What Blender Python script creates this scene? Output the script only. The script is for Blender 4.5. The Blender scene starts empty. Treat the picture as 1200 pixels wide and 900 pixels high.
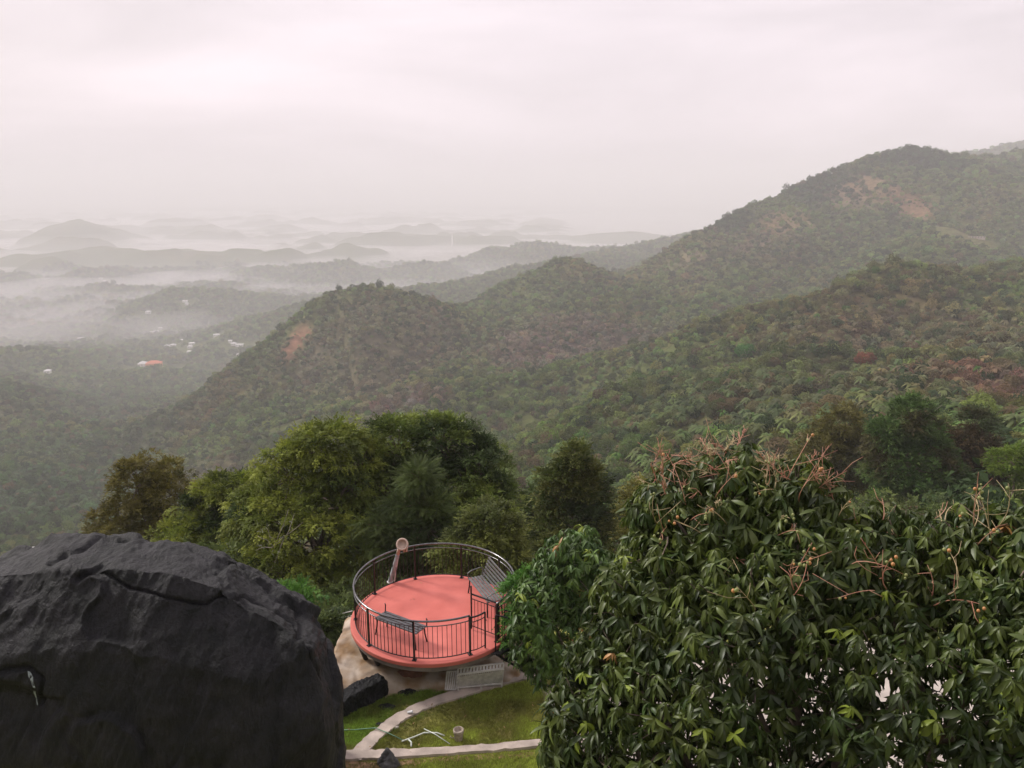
import bpy, bmesh, math, random
import numpy as np
from mathutils import Vector, Matrix

random.seed(7)
rng = np.random.default_rng(11)
R = math.radians
scene = bpy.context.scene
COL = scene.collection

# ------------------------------------------------------------------ camera
CAMZ, F, PITCH = 12.0, 902.0, R(13.9)
cd = bpy.data.cameras.new('camera'); cam = bpy.data.objects.new('camera', cd); COL.objects.link(cam)
cam.location = (0, 0, CAMZ); cam.rotation_euler = (R(90) - PITCH, 0, 0)
cd.sensor_width = 36; cd.lens = 36 * F / 1200; cd.clip_start = 0.05; cd.clip_end = 120000
scene.camera = cam
scene.render.resolution_x, scene.render.resolution_y = 1024, 768

# ------------------------------------------------------------------ sky and sun
SUN_EL, SUN_AZ = R(38), R(-62)          # azimuth measured from +Y towards +X
w = bpy.data.worlds.new('World'); scene.world = w; w.use_nodes = True
nt = w.node_tree; nt.nodes.clear()
N = nt.nodes.new; L = nt.links.new
out = N('ShaderNodeOutputWorld'); bg = N('ShaderNodeBackground'); bg.inputs[1].default_value = 0.1
sky = N('ShaderNodeTexSky'); sky.sky_type = 'NISHITA'; sky.sun_disc = False
sky.sun_elevation = SUN_EL; sky.sun_rotation = SUN_AZ; sky.dust_density = 6; sky.air_density = 1.5
tc = N('ShaderNodeTexCoord'); mp = N('ShaderNodeMapping'); mp.inputs['Scale'].default_value = (1.2, 1.2, 5.0)
nz = N('ShaderNodeTexNoise'); nz.inputs['Scale'].default_value = 1.6; nz.inputs['Detail'].default_value = 5
nz.inputs['Roughness'].default_value = 0.5; nz.inputs['Distortion'].default_value = 0.4
cr = N('ShaderNodeValToRGB')
cr.color_ramp.elements[0].position = 0.30; cr.color_ramp.elements[0].color = (5.65, 5.12, 5.4, 1)
cr.color_ramp.elements[1].position = 0.72; cr.color_ramp.elements[1].color = (9.0, 7.95, 8.5, 1)
mx = N('ShaderNodeMix'); mx.data_type = 'RGBA'; mx.inputs[0].default_value = 0.93
L(tc.outputs['Generated'], mp.inputs[0]); L(mp.outputs[0], nz.inputs['Vector']); L(nz.outputs[0], cr.inputs[0])
L(sky.outputs[0], mx.inputs[6]); L(cr.outputs[0], mx.inputs[7]); L(mx.outputs[2], bg.inputs[0]); L(bg.outputs[0], out.inputs[0])
sd = bpy.data.lights.new('sun', 'SUN'); sun = bpy.data.objects.new('sun', sd); COL.objects.link(sun)
sd.energy = 2.3; sd.angle = R(12); sd.color = (1.0, 0.95, 0.89)
sv = Vector((math.sin(SUN_AZ) * math.cos(SUN_EL), math.cos(SUN_AZ) * math.cos(SUN_EL), math.sin(SUN_EL)))
sun.rotation_euler = sv.to_track_quat('Z', 'Y').to_euler(); sun.location = (0, 0, 60)
scene.view_settings.view_transform = 'Standard'; scene.view_settings.look = 'None'
scene.view_settings.exposure = 0.5; scene.view_settings.gamma = 1.0; scene.view_settings.use_curve_mapping = False
cy = scene.cycles
cy.volume_bounces = 6; cy.max_bounces = 10; cy.diffuse_bounces = 3; cy.transparent_max_bounces = 8
cy.use_denoising = True; cy.caustics_reflective = False; cy.caustics_refractive = False

# ------------------------------------------------------------------ projection helpers (pixel of the 1200x900 photo <-> world)
SP, CP = math.sin(PITCH), math.cos(PITCH)
def P(px, py, Y):
    a, b = (px - 600) / F, (450 - py) / F
    dy, dz = CP + b * SP, -SP + b * CP
    t = Y / dy
    return np.array((a * t, Y, CAMZ + t * dz))
def PZ(px, py, z):
    a, b = (px - 600) / F, (450 - py) / F
    dy, dz = CP + b * SP, -SP + b * CP
    t = (z - CAMZ) / dz
    return np.array((a * t, dy * t, z))
def proj(p):
    p = np.asarray(p, float); d = p - np.array((0, 0, CAMZ))
    zc = d[..., 1] * CP - d[..., 2] * SP
    yc = -d[..., 2] * CP - d[..., 1] * SP
    zs = np.where(zc > 0.01, zc, 0.01)
    return 600 + F * d[..., 0] / zs, 450 + F * yc / zs, zc

# ------------------------------------------------------------------ noise
def _h(ix, iy, iz, s):
    n = (ix.astype(np.int64) * 374761393 + iy.astype(np.int64) * 668265263 + iz.astype(np.int64) * 2147483647 + s * 974711) & 0xFFFFFFFF
    n = ((n ^ (n >> 13)) * 1274126177) & 0xFFFFFFFF
    n = ((n ^ (n >> 16)) * 2246822519) & 0xFFFFFFFF
    return ((n ^ (n >> 15)) & 0xFFFFFF) / float(0xFFFFFF) * 2 - 1
def vnoise(p, s=0):
    p = np.asarray(p, float); i = np.floor(p); f = p - i; f = f * f * f * (f * (f * 6 - 15) + 10)
    if p.shape[-1] == 2:
        z = np.zeros(p.shape[:-1]); x, y = i[..., 0], i[..., 1]; u, v = f[..., 0], f[..., 1]
        a = _h(x, y, z, s) * (1 - u) + _h(x + 1, y, z, s) * u
        b = _h(x, y + 1, z, s) * (1 - u) + _h(x + 1, y + 1, z, s) * u
        return a * (1 - v) + b * v
    x, y, z = i[..., 0], i[..., 1], i[..., 2]; u, v, q = f[..., 0], f[..., 1], f[..., 2]
    r = []
    for k in (0, 1):
        a = _h(x, y, z + k, s) * (1 - u) + _h(x + 1, y, z + k, s) * u
        b = _h(x, y + 1, z + k, s) * (1 - u) + _h(x + 1, y + 1, z + k, s) * u
        r.append(a * (1 - v) + b * v)
    return r[0] * (1 - q) + r[1] * q
def fbm(p, o=4, s=0, g=0.5):
    p = np.asarray(p, float); t = 0; a = 1.0
    for k in range(o):
        t = t + a * vnoise(p * 2.0 ** k + 17.3 * k, s + k); a *= g
    return t
def sstep(a, b, x):
    t = np.clip((x - a) / (b - a), 0, 1); return t * t * (3 - 2 * t)

# ------------------------------------------------------------------ object helpers
def link(o, parent=None):
    COL.objects.link(o)
    if parent is not None: o.parent = parent
    return o
def empty(name, loc, label=None, cat=None, group=None, rz=0.0):
    o = bpy.data.objects.new(name, None); o.empty_display_size = 0.2; o.location = loc; o.rotation_euler[2] = rz
    link(o); tag(o, label, cat, group); return o
def tag(o, label=None, cat=None, group=None, kind=None):
    if label: o['label'] = label
    if cat: o['category'] = cat
    if group: o['group'] = group
    if kind: o['kind'] = kind
    return o
def raw_mesh(name, V, loops, totals, tint=None, smooth=True):
    me = bpy.data.meshes.new(name); V = np.ascontiguousarray(V, dtype=np.float32)
    me.vertices.add(len(V)); me.vertices.foreach_set('co', V.ravel())
    loops = np.asarray(loops, np.int32); totals = np.asarray(totals, np.int32)
    me.loops.add(len(loops)); me.loops.foreach_set('vertex_index', loops)
    me.polygons.add(len(totals))
    st = np.zeros(len(totals), np.int32); st[1:] = np.cumsum(totals)[:-1]
    me.polygons.foreach_set('loop_start', st)
    try: me.polygons.foreach_set('loop_total', totals)
    except Exception: pass
    me.polygons.foreach_set('use_smooth', np.full(len(totals), smooth))
    if tint is not None:
        at = me.color_attributes.new('tint', 'FLOAT_COLOR', 'POINT')
        c = np.ones((len(V), 4), np.float32); c[:, :3] = tint; at.data.foreach_set('color', c.ravel())
    me.update(calc_edges=True); me.validate()
    return me
def scatter_mesh(name, T, M, pos, tint, smooth=True):
    """template T=(verts, faces) repeated with N matrices M, positions pos, colours tint -> one mesh"""
    tv, tf = T; tv = np.asarray(tv, float); k = len(tv); n = len(pos)
    V = np.einsum('nij,kj->nki', M, tv) + pos[:, None, :]
    fl = np.concatenate([np.asarray(f) for f in tf]); ft = np.array([len(f) for f in tf])
    loops = (fl[None, :] + (np.arange(n) * k)[:, None]).ravel()
    return raw_mesh(name, V.reshape(-1, 3), loops, np.tile(ft, n), np.repeat(tint, k, axis=0), smooth)
def mobj(name, me, mat, parent=None):
    o = bpy.data.objects.new(name, me)
    if mat is not None:
        me.materials.clear(); me.materials.append(mat)
    return link(o, parent)

class MB:
    """collects shapes into one mesh"""
    def __init__(s): s.v = []; s.f = []
    def add(s, v, f):
        b = len(s.v); s.v += [tuple(x) for x in v]; s.f += [tuple(i + b for i in q) for q in f]; return s
    def box(s, c, d, rz=0.0, bev=0.0, M=None):
        x, y, z = d[0] / 2, d[1] / 2, d[2] / 2
        v = [Vector((i * x, j * y, k * z)) for k in (-1, 1) for j in (-1, 1) for i in (-1, 1)]
        m = M if M is not None else Matrix.Rotation(rz, 3, 'Z'); c = Vector(c)
        return s.add([c + m @ q for q in v], [(0, 2, 3, 1), (4, 5, 7, 6), (0, 1, 5, 4), (2, 6, 7, 3), (0, 4, 6, 2), (1, 3, 7, 5)])
    def tube(s, pts, rad, n=8, cap=True, closed=False):
        pts = [Vector(p) for p in pts]; m = len(pts)
        rad = [rad] * m if not hasattr(rad, '__len__') else rad
        rings = []; up = None
        for i, p in enumerate(pts):
            if closed: d = pts[(i + 1) % m] - pts[i - 1]
            else: d = pts[min(i + 1, m - 1)] - pts[max(i - 1, 0)]
            d = d.normalized() if d.length > 1e-9 else Vector((0, 0, 1))
            if up is None: up = Vector((0, 0, 1)) if abs(d.z) < 0.9 else Vector((1, 0, 0))
            a = d.cross(up); a = a.normalized() if a.length > 1e-6 else Vector((1, 0, 0)); b = d.cross(a).normalized()
            up = -b if False else up
            rings.append([p + (a * math.cos(t) + b * math.sin(t)) * rad[i] for t in [2 * math.pi * k / n for k in range(n)]])
        v = [q for r in rings for q in r]; f = []
        for i in range(m if closed else m - 1):
            j = (i + 1) % m
            for k in range(n):
                f.append((i * n + k, i * n + (k + 1) % n, j * n + (k + 1) % n, j * n + k))
        if cap and not closed:
            f.append(tuple(range(n))[::-1]); f.append(tuple((m - 1) * n + k for k in range(n)))
        return s.add(v, f)
    def lathe(s, c, prof, n=32, M=None):
        c = Vector(c); M = M or Matrix.Identity(3); v = []; f = []
        for r, z in prof:
            for k in range(n):
                t = 2 * math.pi * k / n; v.append(c + M @ Vector((r * math.cos(t), r * math.sin(t), z)))
        for i in range(len(prof) - 1):
            for k in range(n):
                f.append((i * n + k, i * n + (k + 1) % n, (i + 1) * n + (k + 1) % n, (i + 1) * n + k))
        f.append(tuple(range(n))[::-1]); f.append(tuple((len(prof) - 1) * n + k for k in range(n)))
        return s.add(v, f)
    def build(s, name, mat, parent=None, smooth=False, bevel=0.0, origin=None):
        v = np.array([tuple(q) for q in s.v])
        if parent is not None: v = v - np.array(parent.location) if parent.rotation_euler[2] == 0 else v
        me = bpy.data.meshes.new(name); me.from_pydata([tuple(q) for q in v], [], s.f); me.update()
        if smooth: me.polygons.foreach_set('use_smooth', [True] * len(me.polygons))
        o = mobj(name, me, mat, parent)
        if bevel:
            b = o.modifiers.new('bevel', 'BEVEL'); b.width = bevel; b.segments = 2; b.limit_method = 'ANGLE'
        return o

# ------------------------------------------------------------------ materials
def mat(name, color=(0.5, 0.5, 0.5), rough=0.7, metal=0.0, var=0.15, scale=8.0, bump=0.0, bscale=30.0, spec=0.5,
        color2=None, attr=None, translucent=0.0, detail=6, coords='Object', bdist=0.02, ramp=(0.35, 0.65)):
    m = bpy.data.materials.new(name); m.use_nodes = True; t = m.node_tree; t.nodes.clear()
    n = t.nodes.new; l = t.links.new
    o = n('ShaderNodeOutputMaterial'); b = n('ShaderNodeBsdfPrincipled')
    b.inputs['Roughness'].default_value = rough; b.inputs['Metallic'].default_value = metal
    b.inputs['Specular IOR Level'].default_value = spec
    c = n('ShaderNodeTexCoord'); z = n('ShaderNodeTexNoise'); z.inputs['Scale'].default_value = scale; z.inputs['Detail'].default_value = detail
    l(c.outputs[coords], z.inputs['Vector'])
    rp = n('ShaderNodeValToRGB'); rp.color_ramp.elements[0].position = ramp[0]; rp.color_ramp.elements[1].position = ramp[1]
    l(z.outputs[0], rp.inputs[0])
    if attr:
        a = n('ShaderNodeAttribute'); a.attribute_name = 'tint'; a.attribute_type = attr
        rp.color_ramp.elements[0].color = (1 - var, 1 - var, 1 - var, 1); rp.color_ramp.elements[1].color = (1 + var, 1 + var, 1 + var, 1)
        mm = n('ShaderNodeMix'); mm.data_type = 'RGBA'; mm.blend_type = 'MULTIPLY'; mm.inputs[0].default_value = 1
        l(a.outputs['Color'], mm.inputs[6]); l(rp.outputs[0], mm.inputs[7]); csock = mm.outputs[2]
    else:
        c2 = color2 or tuple(min(1, q * (1 + var)) for q in color); c1 = color if color2 else tuple(q * (1 - var) for q in color)
        rp.color_ramp.elements[0].color = (*c1, 1); rp.color_ramp.elements[1].color = (*c2, 1); csock = rp.outputs[0]
    l(csock, b.inputs['Base Color'])
    if bump:
        z2 = n('ShaderNodeTexNoise'); z2.inputs['Scale'].default_value = bscale; z2.inputs['Detail'].default_value = 8
        l(c.outputs[coords], z2.inputs['Vector']); bp = n('ShaderNodeBump'); bp.inputs['Strength'].default_value = bump
        bp.inputs['Distance'].default_value = bdist; l(z2.outputs[0], bp.inputs['Height']); l(bp.outputs[0], b.inputs['Normal'])
    if translucent:
        tr = n('ShaderNodeBsdfTranslucent'); ms = n('ShaderNodeMixShader'); ms.inputs[0].default_value = translucent
        l(csock, tr.inputs[0]); l(b.outputs[0], ms.inputs[1]); l(tr.outputs[0], ms.inputs[2]); l(ms.outputs[0], o.inputs[0])
    else: l(b.outputs[0], o.inputs[0])
    m['csock'] = 0
    return m

M_leaf = mat('leaf_near', attr='GEOMETRY', var=0.35, scale=3.0, rough=0.42, translucent=0.28, spec=0.45)
M_leafm = mat('leaf_mid', attr='GEOMETRY', var=0.35, scale=0.9, rough=0.65, translucent=0.25, spec=0.25)
M_forest = mat('leaf_forest', attr='INSTANCER', var=0.35, scale=0.5, rough=0.8, translucent=0.3, spec=0.15)
M_ground = mat('ground', attr='GEOMETRY', var=0.3, scale=0.15, rough=0.95, spec=0.1, bump=0.6, bscale=0.6, bdist=0.5)
M_bark = mat('bark', (0.17, 0.13, 0.10), 0.9, var=0.4, scale=12, bump=0.5, bscale=25)
M_twig = mat('twig', (0.42, 0.21, 0.14), 0.7, var=0.35, scale=6)
M_palebark = mat('pale_bark', (0.33, 0.29, 0.24), 0.85, var=0.3, scale=3)

# ================================================================== TERRAIN
RID = []   # ridges: polyline in world coords, slope, sharpness
def ridge(pts, slope, rnd=25.0):
    RID.append((np.array([P(*p) for p in pts]), slope, rnd))
# hill with the red scar
ridge([(120, 535, 740), (200, 470, 800), (290, 408, 850), (350, 374, 880), (395, 345, 900), (432, 338, 905), (470, 343, 920), (525, 362, 980)], 0.42, 40)
# rounded hill behind it
ridge([(545, 356, 1120), (600, 322, 1150), (650, 301, 1160), (695, 312, 1190), (722, 330, 1220)], 0.40, 60)
# big mountain on the right
ridge([(722, 326, 1230), (800, 286, 1270), (850, 263, 1310), (900, 235, 1360), (960, 206, 1420), (1010, 189, 1460), (1070, 178, 1510), (1105, 189, 1540), (1150, 187, 1600), (1200, 180, 1650), (1330, 140, 1800), (1600, 90, 2200)], 0.30, 60)
# spurs of the mountain
ridge([(1070, 180, 1500), (1010, 222, 1380), (960, 258, 1250), (905, 300, 1100), (860, 345, 960), (800, 372, 840)], 0.40, 40)
ridge([(1200, 185, 1640), (1150, 230, 1400), (1110, 262, 1180), (1080, 285, 1000)], 0.45, 40)
ridge([(850, 278, 1310), (790, 322, 1130), (740, 350, 960), (690, 380, 850)], 0.42, 35)
# near wooded ridge on the right
ridge([(690, 512, 330), (760, 455, 400), (830, 408, 450), (900, 368, 480), (980, 330, 520), (1060, 318, 560), (1130, 320, 600), (1200, 306, 650), (1350, 280, 760)], 0.40, 20)
ridge([(980, 332, 515), (960, 400, 400), (930, 450, 320), (900, 480, 260)], 0.45, 15)
ridge([(1200, 306, 650), (1190, 380, 420), (1130, 450, 270), (1075, 500, 170)], 0.42, 15)
# long dim ridge behind, climbing to the right
ridge([(400, 352, 1700), (490, 340, 1800), (560, 330, 1950), (620, 312, 2100), (700, 302, 2250), (760, 288, 2500), (825, 272, 2800), (850, 282, 2900), (900, 305, 3000)], 0.30, 60)
ridge([(1060, 185, 2600), (1100, 182, 2700), (1140, 180, 2800), (1200, 168, 3000), (1300, 150, 3300)], 0.95, 60)
# left valley spur
ridge([(-150, 398, 1150), (0, 410, 1250), (40, 428, 1230), (100, 440, 1200)], 0.28, 40)
ridge([(155, 440, 1330), (215, 432, 1420), (260, 440, 1450)], 0.25, 60)
# far hills standing in the mist
for pts, sl in [
    ([(330, 352, 2100), (270, 348, 2100), (210, 347, 2050), (170, 364, 1950), (130, 382, 1850)], 0.20),
    ([(-40, 322, 2700), (20, 322, 2750), (60, 335, 2800)], 0.17),
    ([(90, 353, 2500), (115, 350, 2500), (150, 355, 2500)], 0.18),
    ([(250, 340, 2500), (275, 336, 2500), (300, 345, 2500)], 0.20),
    ([(250, 326, 3000), (320, 324, 3050), (365, 320, 3100), (400, 332, 3100)], 0.2),
    ([(60, 326, 3300), (110, 322, 3300)], 0.15), ([(150, 330, 3000), (185, 326, 3000)], 0.15),
    ([(130, 310, 4000), (165, 309, 4000)], 0.15), ([(215, 303, 4100), (250, 303, 4200)], 0.15), ([(200, 318, 3500), (235, 314, 3500)], 0.15),
    ([(20, 290, 5000), (60, 279, 5000), (100, 271, 5000), (130, 276, 5000), (160, 288, 5000)], 0.10),
    ([(20, 268, 7000), (-60, 262, 7500)], 0.08),
    ([(280, 262, 8500), (300, 256, 8500), (320, 262, 8500)], 0.08), ([(370, 275, 7000), (400, 280, 6500)], 0.06),
    ([(425, 268, 8000), (455, 262, 8000), (490, 270, 8000)], 0.08), ([(510, 278, 6800), (530, 272, 6800), (550, 280, 6800)], 0.09),
    ([(430, 300, 4600), (478, 290, 4600), (520, 300, 4600)], 0.13), ([(380, 302, 4800), (420, 296, 4800)], 0.10),
    ([(560, 268, 10000), (575, 264, 10000), (600, 270, 10000)], 0.06), ([(400, 314, 3500), (440, 312, 3500)], 0.15),
    ([(560, 292, 5200), (600, 281, 5200), (640, 284, 5200)], 0.11), ([(640, 284, 5400), (695, 274, 5400), (740, 271, 5400), (790, 275, 5400)], 0.11),
    ([(640, 256, 12000), (700, 262, 12000)], 0.05), ([(520, 312, 3600), (560, 306, 3600)], 0.13),
    ([(660, 300, 3300), (700, 293, 3400), (740, 290, 3500)], 0.2)]:
    ridge(pts, sl, 60)

CTRL = []
for x in (-16, -8, 0, 8, 16):
    for y in (1, 6, 12, 17): CTRL.append((x, y, 0.0))
CTRL += [(0, 2, 0), (-25, 10, -1), (25, 10, 0.5), (-14, 24, -3), (-2, 24, -2.2), (8, 24, -2.5), (-22, 34, -14), (-8, 34, -9), (4, 34, -9), (18, 34, -9),
         (-30, 60, -32), (-10, 60, -28), (8, 60, -27), (30, 60, -22), (55, 60, -14), (-60, 100, -75), (-20, 110, -66), (20, 110, -58),
         (-200, 30, -60), (200, 30, 5), (-80, 20, -25), (80, 20, 3), (-200, 160, -170), (-60, 200, -140), (20, 200, -106), (60, 160, -70)]
for q in [(1200, 575, 85), (1100, 560, 100), (1000, 545, 130), (1200, 500, 190), (900, 540, 190), (800, 545, 250), (700, 560, 290), (640, 580, 300), (600, 545, 390), (1320, 520, 120),
          (560, 500, 480), (700, 492, 430), (640, 440, 620), (720, 402, 800), (560, 440, 660), (430, 530, 460), (300, 600, 430), (200, 560, 600),
          (100, 640, 430), (0, 620, 450), (0, 560, 560), (0, 500, 760), (0, 450, 950), (-150, 560, 600), (-150, 450, 1000), (100, 540, 690),
          (60, 460, 1000), (130, 462, 1100), (190, 442, 1250), (240, 425, 1450), (620, 350, 1050), (700, 345, 1080), (800, 420, 640), (860, 400, 640), (1000, 360, 760), (1100, 340, 800)]:
    CTRL.append(tuple(P(*q)))
for q in [(300, 440, 1000), (380, 440, 1050), (440, 430, 1100)]:
    p_ = P(*q); CTRL.append((p_[0], p_[1], -255.0))
for px_, Y_ in ((330, 880), (380, 900)):
    p_ = P(px_, 400, Y_); CTRL.append((p_[0], p_[1], -205.0))
for px_ in (400, 480, 560, 640, 720, 800): CTRL += [(P(px_, 300, Y_)[0], Y_, z_) for Y_, z_ in ((1480, -285.0), (1950, -305.0), (2600, -308.0))]
for px_ in (900, 1000, 1100, 1200, 1350): CTRL += [(P(px_, 300, Y_)[0], Y_, z_) for Y_, z_ in ((1950, -250.0), (2500, -300.0))]
for px_, Y_ in ((600, 1180), (660, 1200), (720, 1180), (800, 1150), (900, 1200), (1000, 1250), (1100, 1300), (1200, 1400)):
    CTRL.append((P(px_, 300, Y_)[0], Y_, -150.0))
for az in (-70, -40, -25, -10, 5, 20, 40, 70):
    for r in (1750, 2600, 5000, 12000, 40000):
        if az > 5 and r < 2000: continue
        CTRL.append((r * math.sin(R(az)), r * math.cos(R(az)), -308.0))
CTRL += [(x, -20, 2.0) for x in (-60, 0, 60)] + [(x, -60, 26.0) for x in (-90, 0, 90)] + [(x, -250, 120.0) for x in (-300, 0, 300)] + [(0, -900, 200.0)]  # unseen hillside behind the camera, added to block sky and darken near fronts
CTRL = np.array(CTRL, float)
def warp(x, y):
    r = np.sqrt(x * x + y * y + 16); az = np.arctan2(x, y); lr = np.log(r)
    wgt = sstep(1.4, 3.0, lr)
    return np.stack((az * 2.4 * wgt, lr), -1)
def kern(d2): return np.sqrt(d2 + 0.01)
_c = warp(CTRL[:, 0], CTRL[:, 1])
_A = kern(((_c[:, None] - _c[None]) ** 2).sum(-1)) + np.eye(len(_c)) * -1e-3
_w = np.linalg.solve(_A, CTRL[:, 2])
def seg_ridge(x, y, poly, slope, rnd, steep=0.0):
    """height of a ridge: falls off from the nearest point of its crest line, more steeply on the far side"""
    bd = np.full(x.shape, 1e18); bz = np.zeros(x.shape); bs = np.zeros(x.shape)
    for a, b in zip(poly[:-1], poly[1:]):
        ab = b[:2] - a[:2]; t = np.clip(((x - a[0]) * ab[0] + (y - a[1]) * ab[1]) / (ab @ ab), 0, 1)
        d = np.hypot(x - a[0] - t * ab[0], y - a[1] - t * ab[1]); m = d < bd
        side_ = (ab[0] * (y - a[1]) - ab[1] * (x - a[0])) / np.linalg.norm(ab) / np.maximum(d, 1.0)
        bd = np.where(m, d, bd); bz = np.where(m, a[2] + t * (b[2] - a[2]), bz); bs = np.where(m, side_, bs)
    return bz - slope * (1 + sstep(0.0, 0.5, bs) * steep) * (np.sqrt(bd * bd + rnd * rnd) - rnd)
def Hraw(x, y):
    c = warp(x, y); z = np.zeros(x.shape)
    for k in range(len(_c)): z += _w[k] * kern((c[..., 0] - _c[k, 0]) ** 2 + (c[..., 1] - _c[k, 1]) ** 2)
    r = np.hypot(x, y)
    z = np.where(r > 1700, np.maximum(z, -312), z)
    for nr_, (poly, sl, rnd) in enumerate(RID):
        h = seg_ridge(x, y, poly, sl, rnd, {0: 1.4, 1: 1.4, 2: 2.6, 6: 1.0}.get(nr_, 0.0)); k = np.clip(rnd * 0.2, 3, 6)
        dd = np.clip((h - z) / k, -30, 30); z = np.where(dd > 25, h, z + k * np.log1p(np.exp(dd)))
    return z
def H(x, y):
    x = np.asarray(x, float); y = np.asarray(y, float)
    z = Hraw(x, y); r = np.hypot(x, y); p = np.stack((x, y), -1)
    amp = sstep(40, 400, r)
    g = 1 - np.abs(fbm(p / 170.0, 3, 5)); g2 = fbm(p / 55.0, 3, 9)
    z = z + amp * ((g - 0.75) * 13 + g2 * 2.0)
    z = z + sstep(1700, 2600, r) * (1 - sstep(0.0, 0.12, np.arctan2(x, np.maximum(y, 1.0)))) * (fbm(p / 420.0, 4, 21) * 14 + np.clip(fbm(p / 400.0, 3, 25) + 0.02, 0, 1) * 72 * sstep(2300, 3300, r))
    # flat terrace the camera's building and the platform stand on
    flat = (1 - sstep(18.6, 22.5, y)) * (1 - sstep(16, 30, np.abs(x)))
    z = z * (1 - flat)
    return z

def tree_tint_at(x, y):
    """albedo zones of the forest: patches of dry, bare or brighter growth"""
    p = np.stack((x, y), -1); n = fbm(p / 120.0, 3, 31); n2 = fbm(p / 35.0, 2, 41)
    base = np.array((0.142, 0.185, 0.050)); dry = np.array((0.225, 0.190, 0.080)); fresh = np.array((0.130, 0.200, 0.055)); dark = np.array((0.080, 0.112, 0.042))
    c = np.ones(x.shape + (3,)) * base
    def mixc(c, col, f): f = np.clip(f, 0, 1)[..., None]; return c * (1 - f) + np.array(col) * f
    c = mixc(c, dry, sstep(0.2, 0.85, n) * 0.55); c = mixc(c, fresh, sstep(0.25, 0.8, -n2) * 0.6); c = mixc(c, dark, sstep(0.3, 0.9, n2) * 0.6)
    for (px, py, Y, rad, col, f) in ZONES:
        q = zpos(px, py, Y); d = np.hypot(x - q[0], (y - q[1]) * 0.8) / rad
        c = mixc(c, col, (1 - sstep(0.55, 1.25, d + 0.3 * n2)) * f)
    return c
BROWN = (0.215, 0.165, 0.125); SOIL = (0.26, 0.13, 0.08)
ZONES = [(680, 400, 800, 95, BROWN, 0.85), (640, 425, 660, 70, BROWN, 0.7), (480, 470, 620, 40, BROWN, 0.9), (330, 380, 800, 45, BROWN, 0.3), (250, 470, 700, 45, (0.15, 0.12, 0.05), 0.8),
         (450, 390, 760, 90, BROWN, 0.5), (560, 410, 700, 70, BROWN, 0.35), (230, 560, 560, 50, BROWN, 0.5), (1170, 460, 240, 34, (0.24, 0.125, 0.085), 1.0),
         (1120, 400, 420, 60, BROWN, 0.5), (970, 400, 400, 35, BROWN, 0.4), (720, 360, 950, 60, (0.12, 0.14, 0.03), 0.6), (980, 340, 515, 70, (0.17, 0.15, 0.06), 0.6), (1050, 400, 420, 80, (0.17, 0.14, 0.07), 0.6), (900, 430, 380, 60, (0.12, 0.13, 0.05), 0.5), (1000, 470, 250, 50, (0.13, 0.12, 0.06), 0.5), (800, 490, 300, 50, (0.08, 0.10, 0.045), 0.5),
         (130, 520, 730, 90, (0.05, 0.10, 0.04), 0.6), (0, 580, 520, 120, (0.05, 0.10, 0.045), 0.7), (60, 470, 950, 140, (0.06, 0.10, 0.045), 0.5),
         (850, 250, 1330, 60, (0.04, 0.07, 0.03), 0.8), (960, 215, 1400, 90, (0.035, 0.062, 0.03), 0.8), (1070, 182, 1490, 80, (0.035, 0.062, 0.03), 0.8),
         (910, 290, 1150, 80, (0.14, 0.11, 0.07), 0.5)]
BARE = [(341, 409, 868, 13, SOIL, 0.95), (353, 393, 880, 13, SOIL, 0.95), (920, 265, 1255, 48, (0.26, 0.16, 0.09), 0.62), (885, 290, 1200, 34, (0.23, 0.15, 0.10), 0.55), (1020, 220, 1375, 60, (0.25, 0.15, 0.09), 0.62),
        (1068, 245, 1300, 42, SOIL, 0.65), (985, 235, 1330, 40, (0.22, 0.15, 0.10), 0.5), (815, 300, 1180, 30, (0.20, 0.14, 0.09), 0.5), (1165, 462, 240, 18, (0.18, 0.09, 0.065), 0.7)]
def bare_at(x, y):
    b = np.zeros(x.shape); p = np.stack((x, y), -1); n = fbm(p / 14.0, 3, 51)
    for (px, py, Y, rad, col, f) in BARE:
        q = zpos(px, py, Y); d = np.hypot(x - q[0], (y - q[1]) * 0.8) / rad
        b = np.maximum(b, (1 - sstep(0.35, 1.2, d + 0.55 * n)) * f)
    return b

azs = np.concatenate((np.linspace(-175, -46, 60, endpoint=False), np.linspace(-46, 46, 760, endpoint=False), np.linspace(46, 175, 60)))
rs = np.exp(np.linspace(math.log(1.0), math.log(60000), 620))
AZ, RR = np.meshgrid(np.radians(azs), rs, indexing='ij')
GX, GY = RR * np.sin(AZ), RR * np.cos(AZ)
GZ = H(GX, GY)
na, nr = GX.shape
lr0, lr1 = math.log(1.0), math.log(60000)
def Hq(x, y):
    """quick height from the grid"""
    az = np.degrees(np.arctan2(x, y)); r = np.hypot(x, y)
    i = np.interp(az, azs, np.arange(na)); j = np.clip((np.log(np.maximum(r, 1.0)) - lr0) / (lr1 - lr0) * (nr - 1), 0, nr - 1.001)
    i = np.clip(i, 0, na - 1.001); i0 = i.astype(int); j0 = j.astype(int); u = i - i0; v = j - j0
    return (GZ[i0, j0] * (1 - u) + GZ[i0 + 1, j0] * u) * (1 - v) + (GZ[i0, j0 + 1] * (1 - u) + GZ[i0 + 1, j0 + 1] * u) * v
def visible(x, y, z, steps=60, slack=0.0):
    vis = np.ones(x.shape, bool)
    for t in np.linspace(0.04, 0.985, steps):
        vis &= Hq(x * t, y * t) < CAMZ + (z - CAMZ) * t + slack
    return vis

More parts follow.
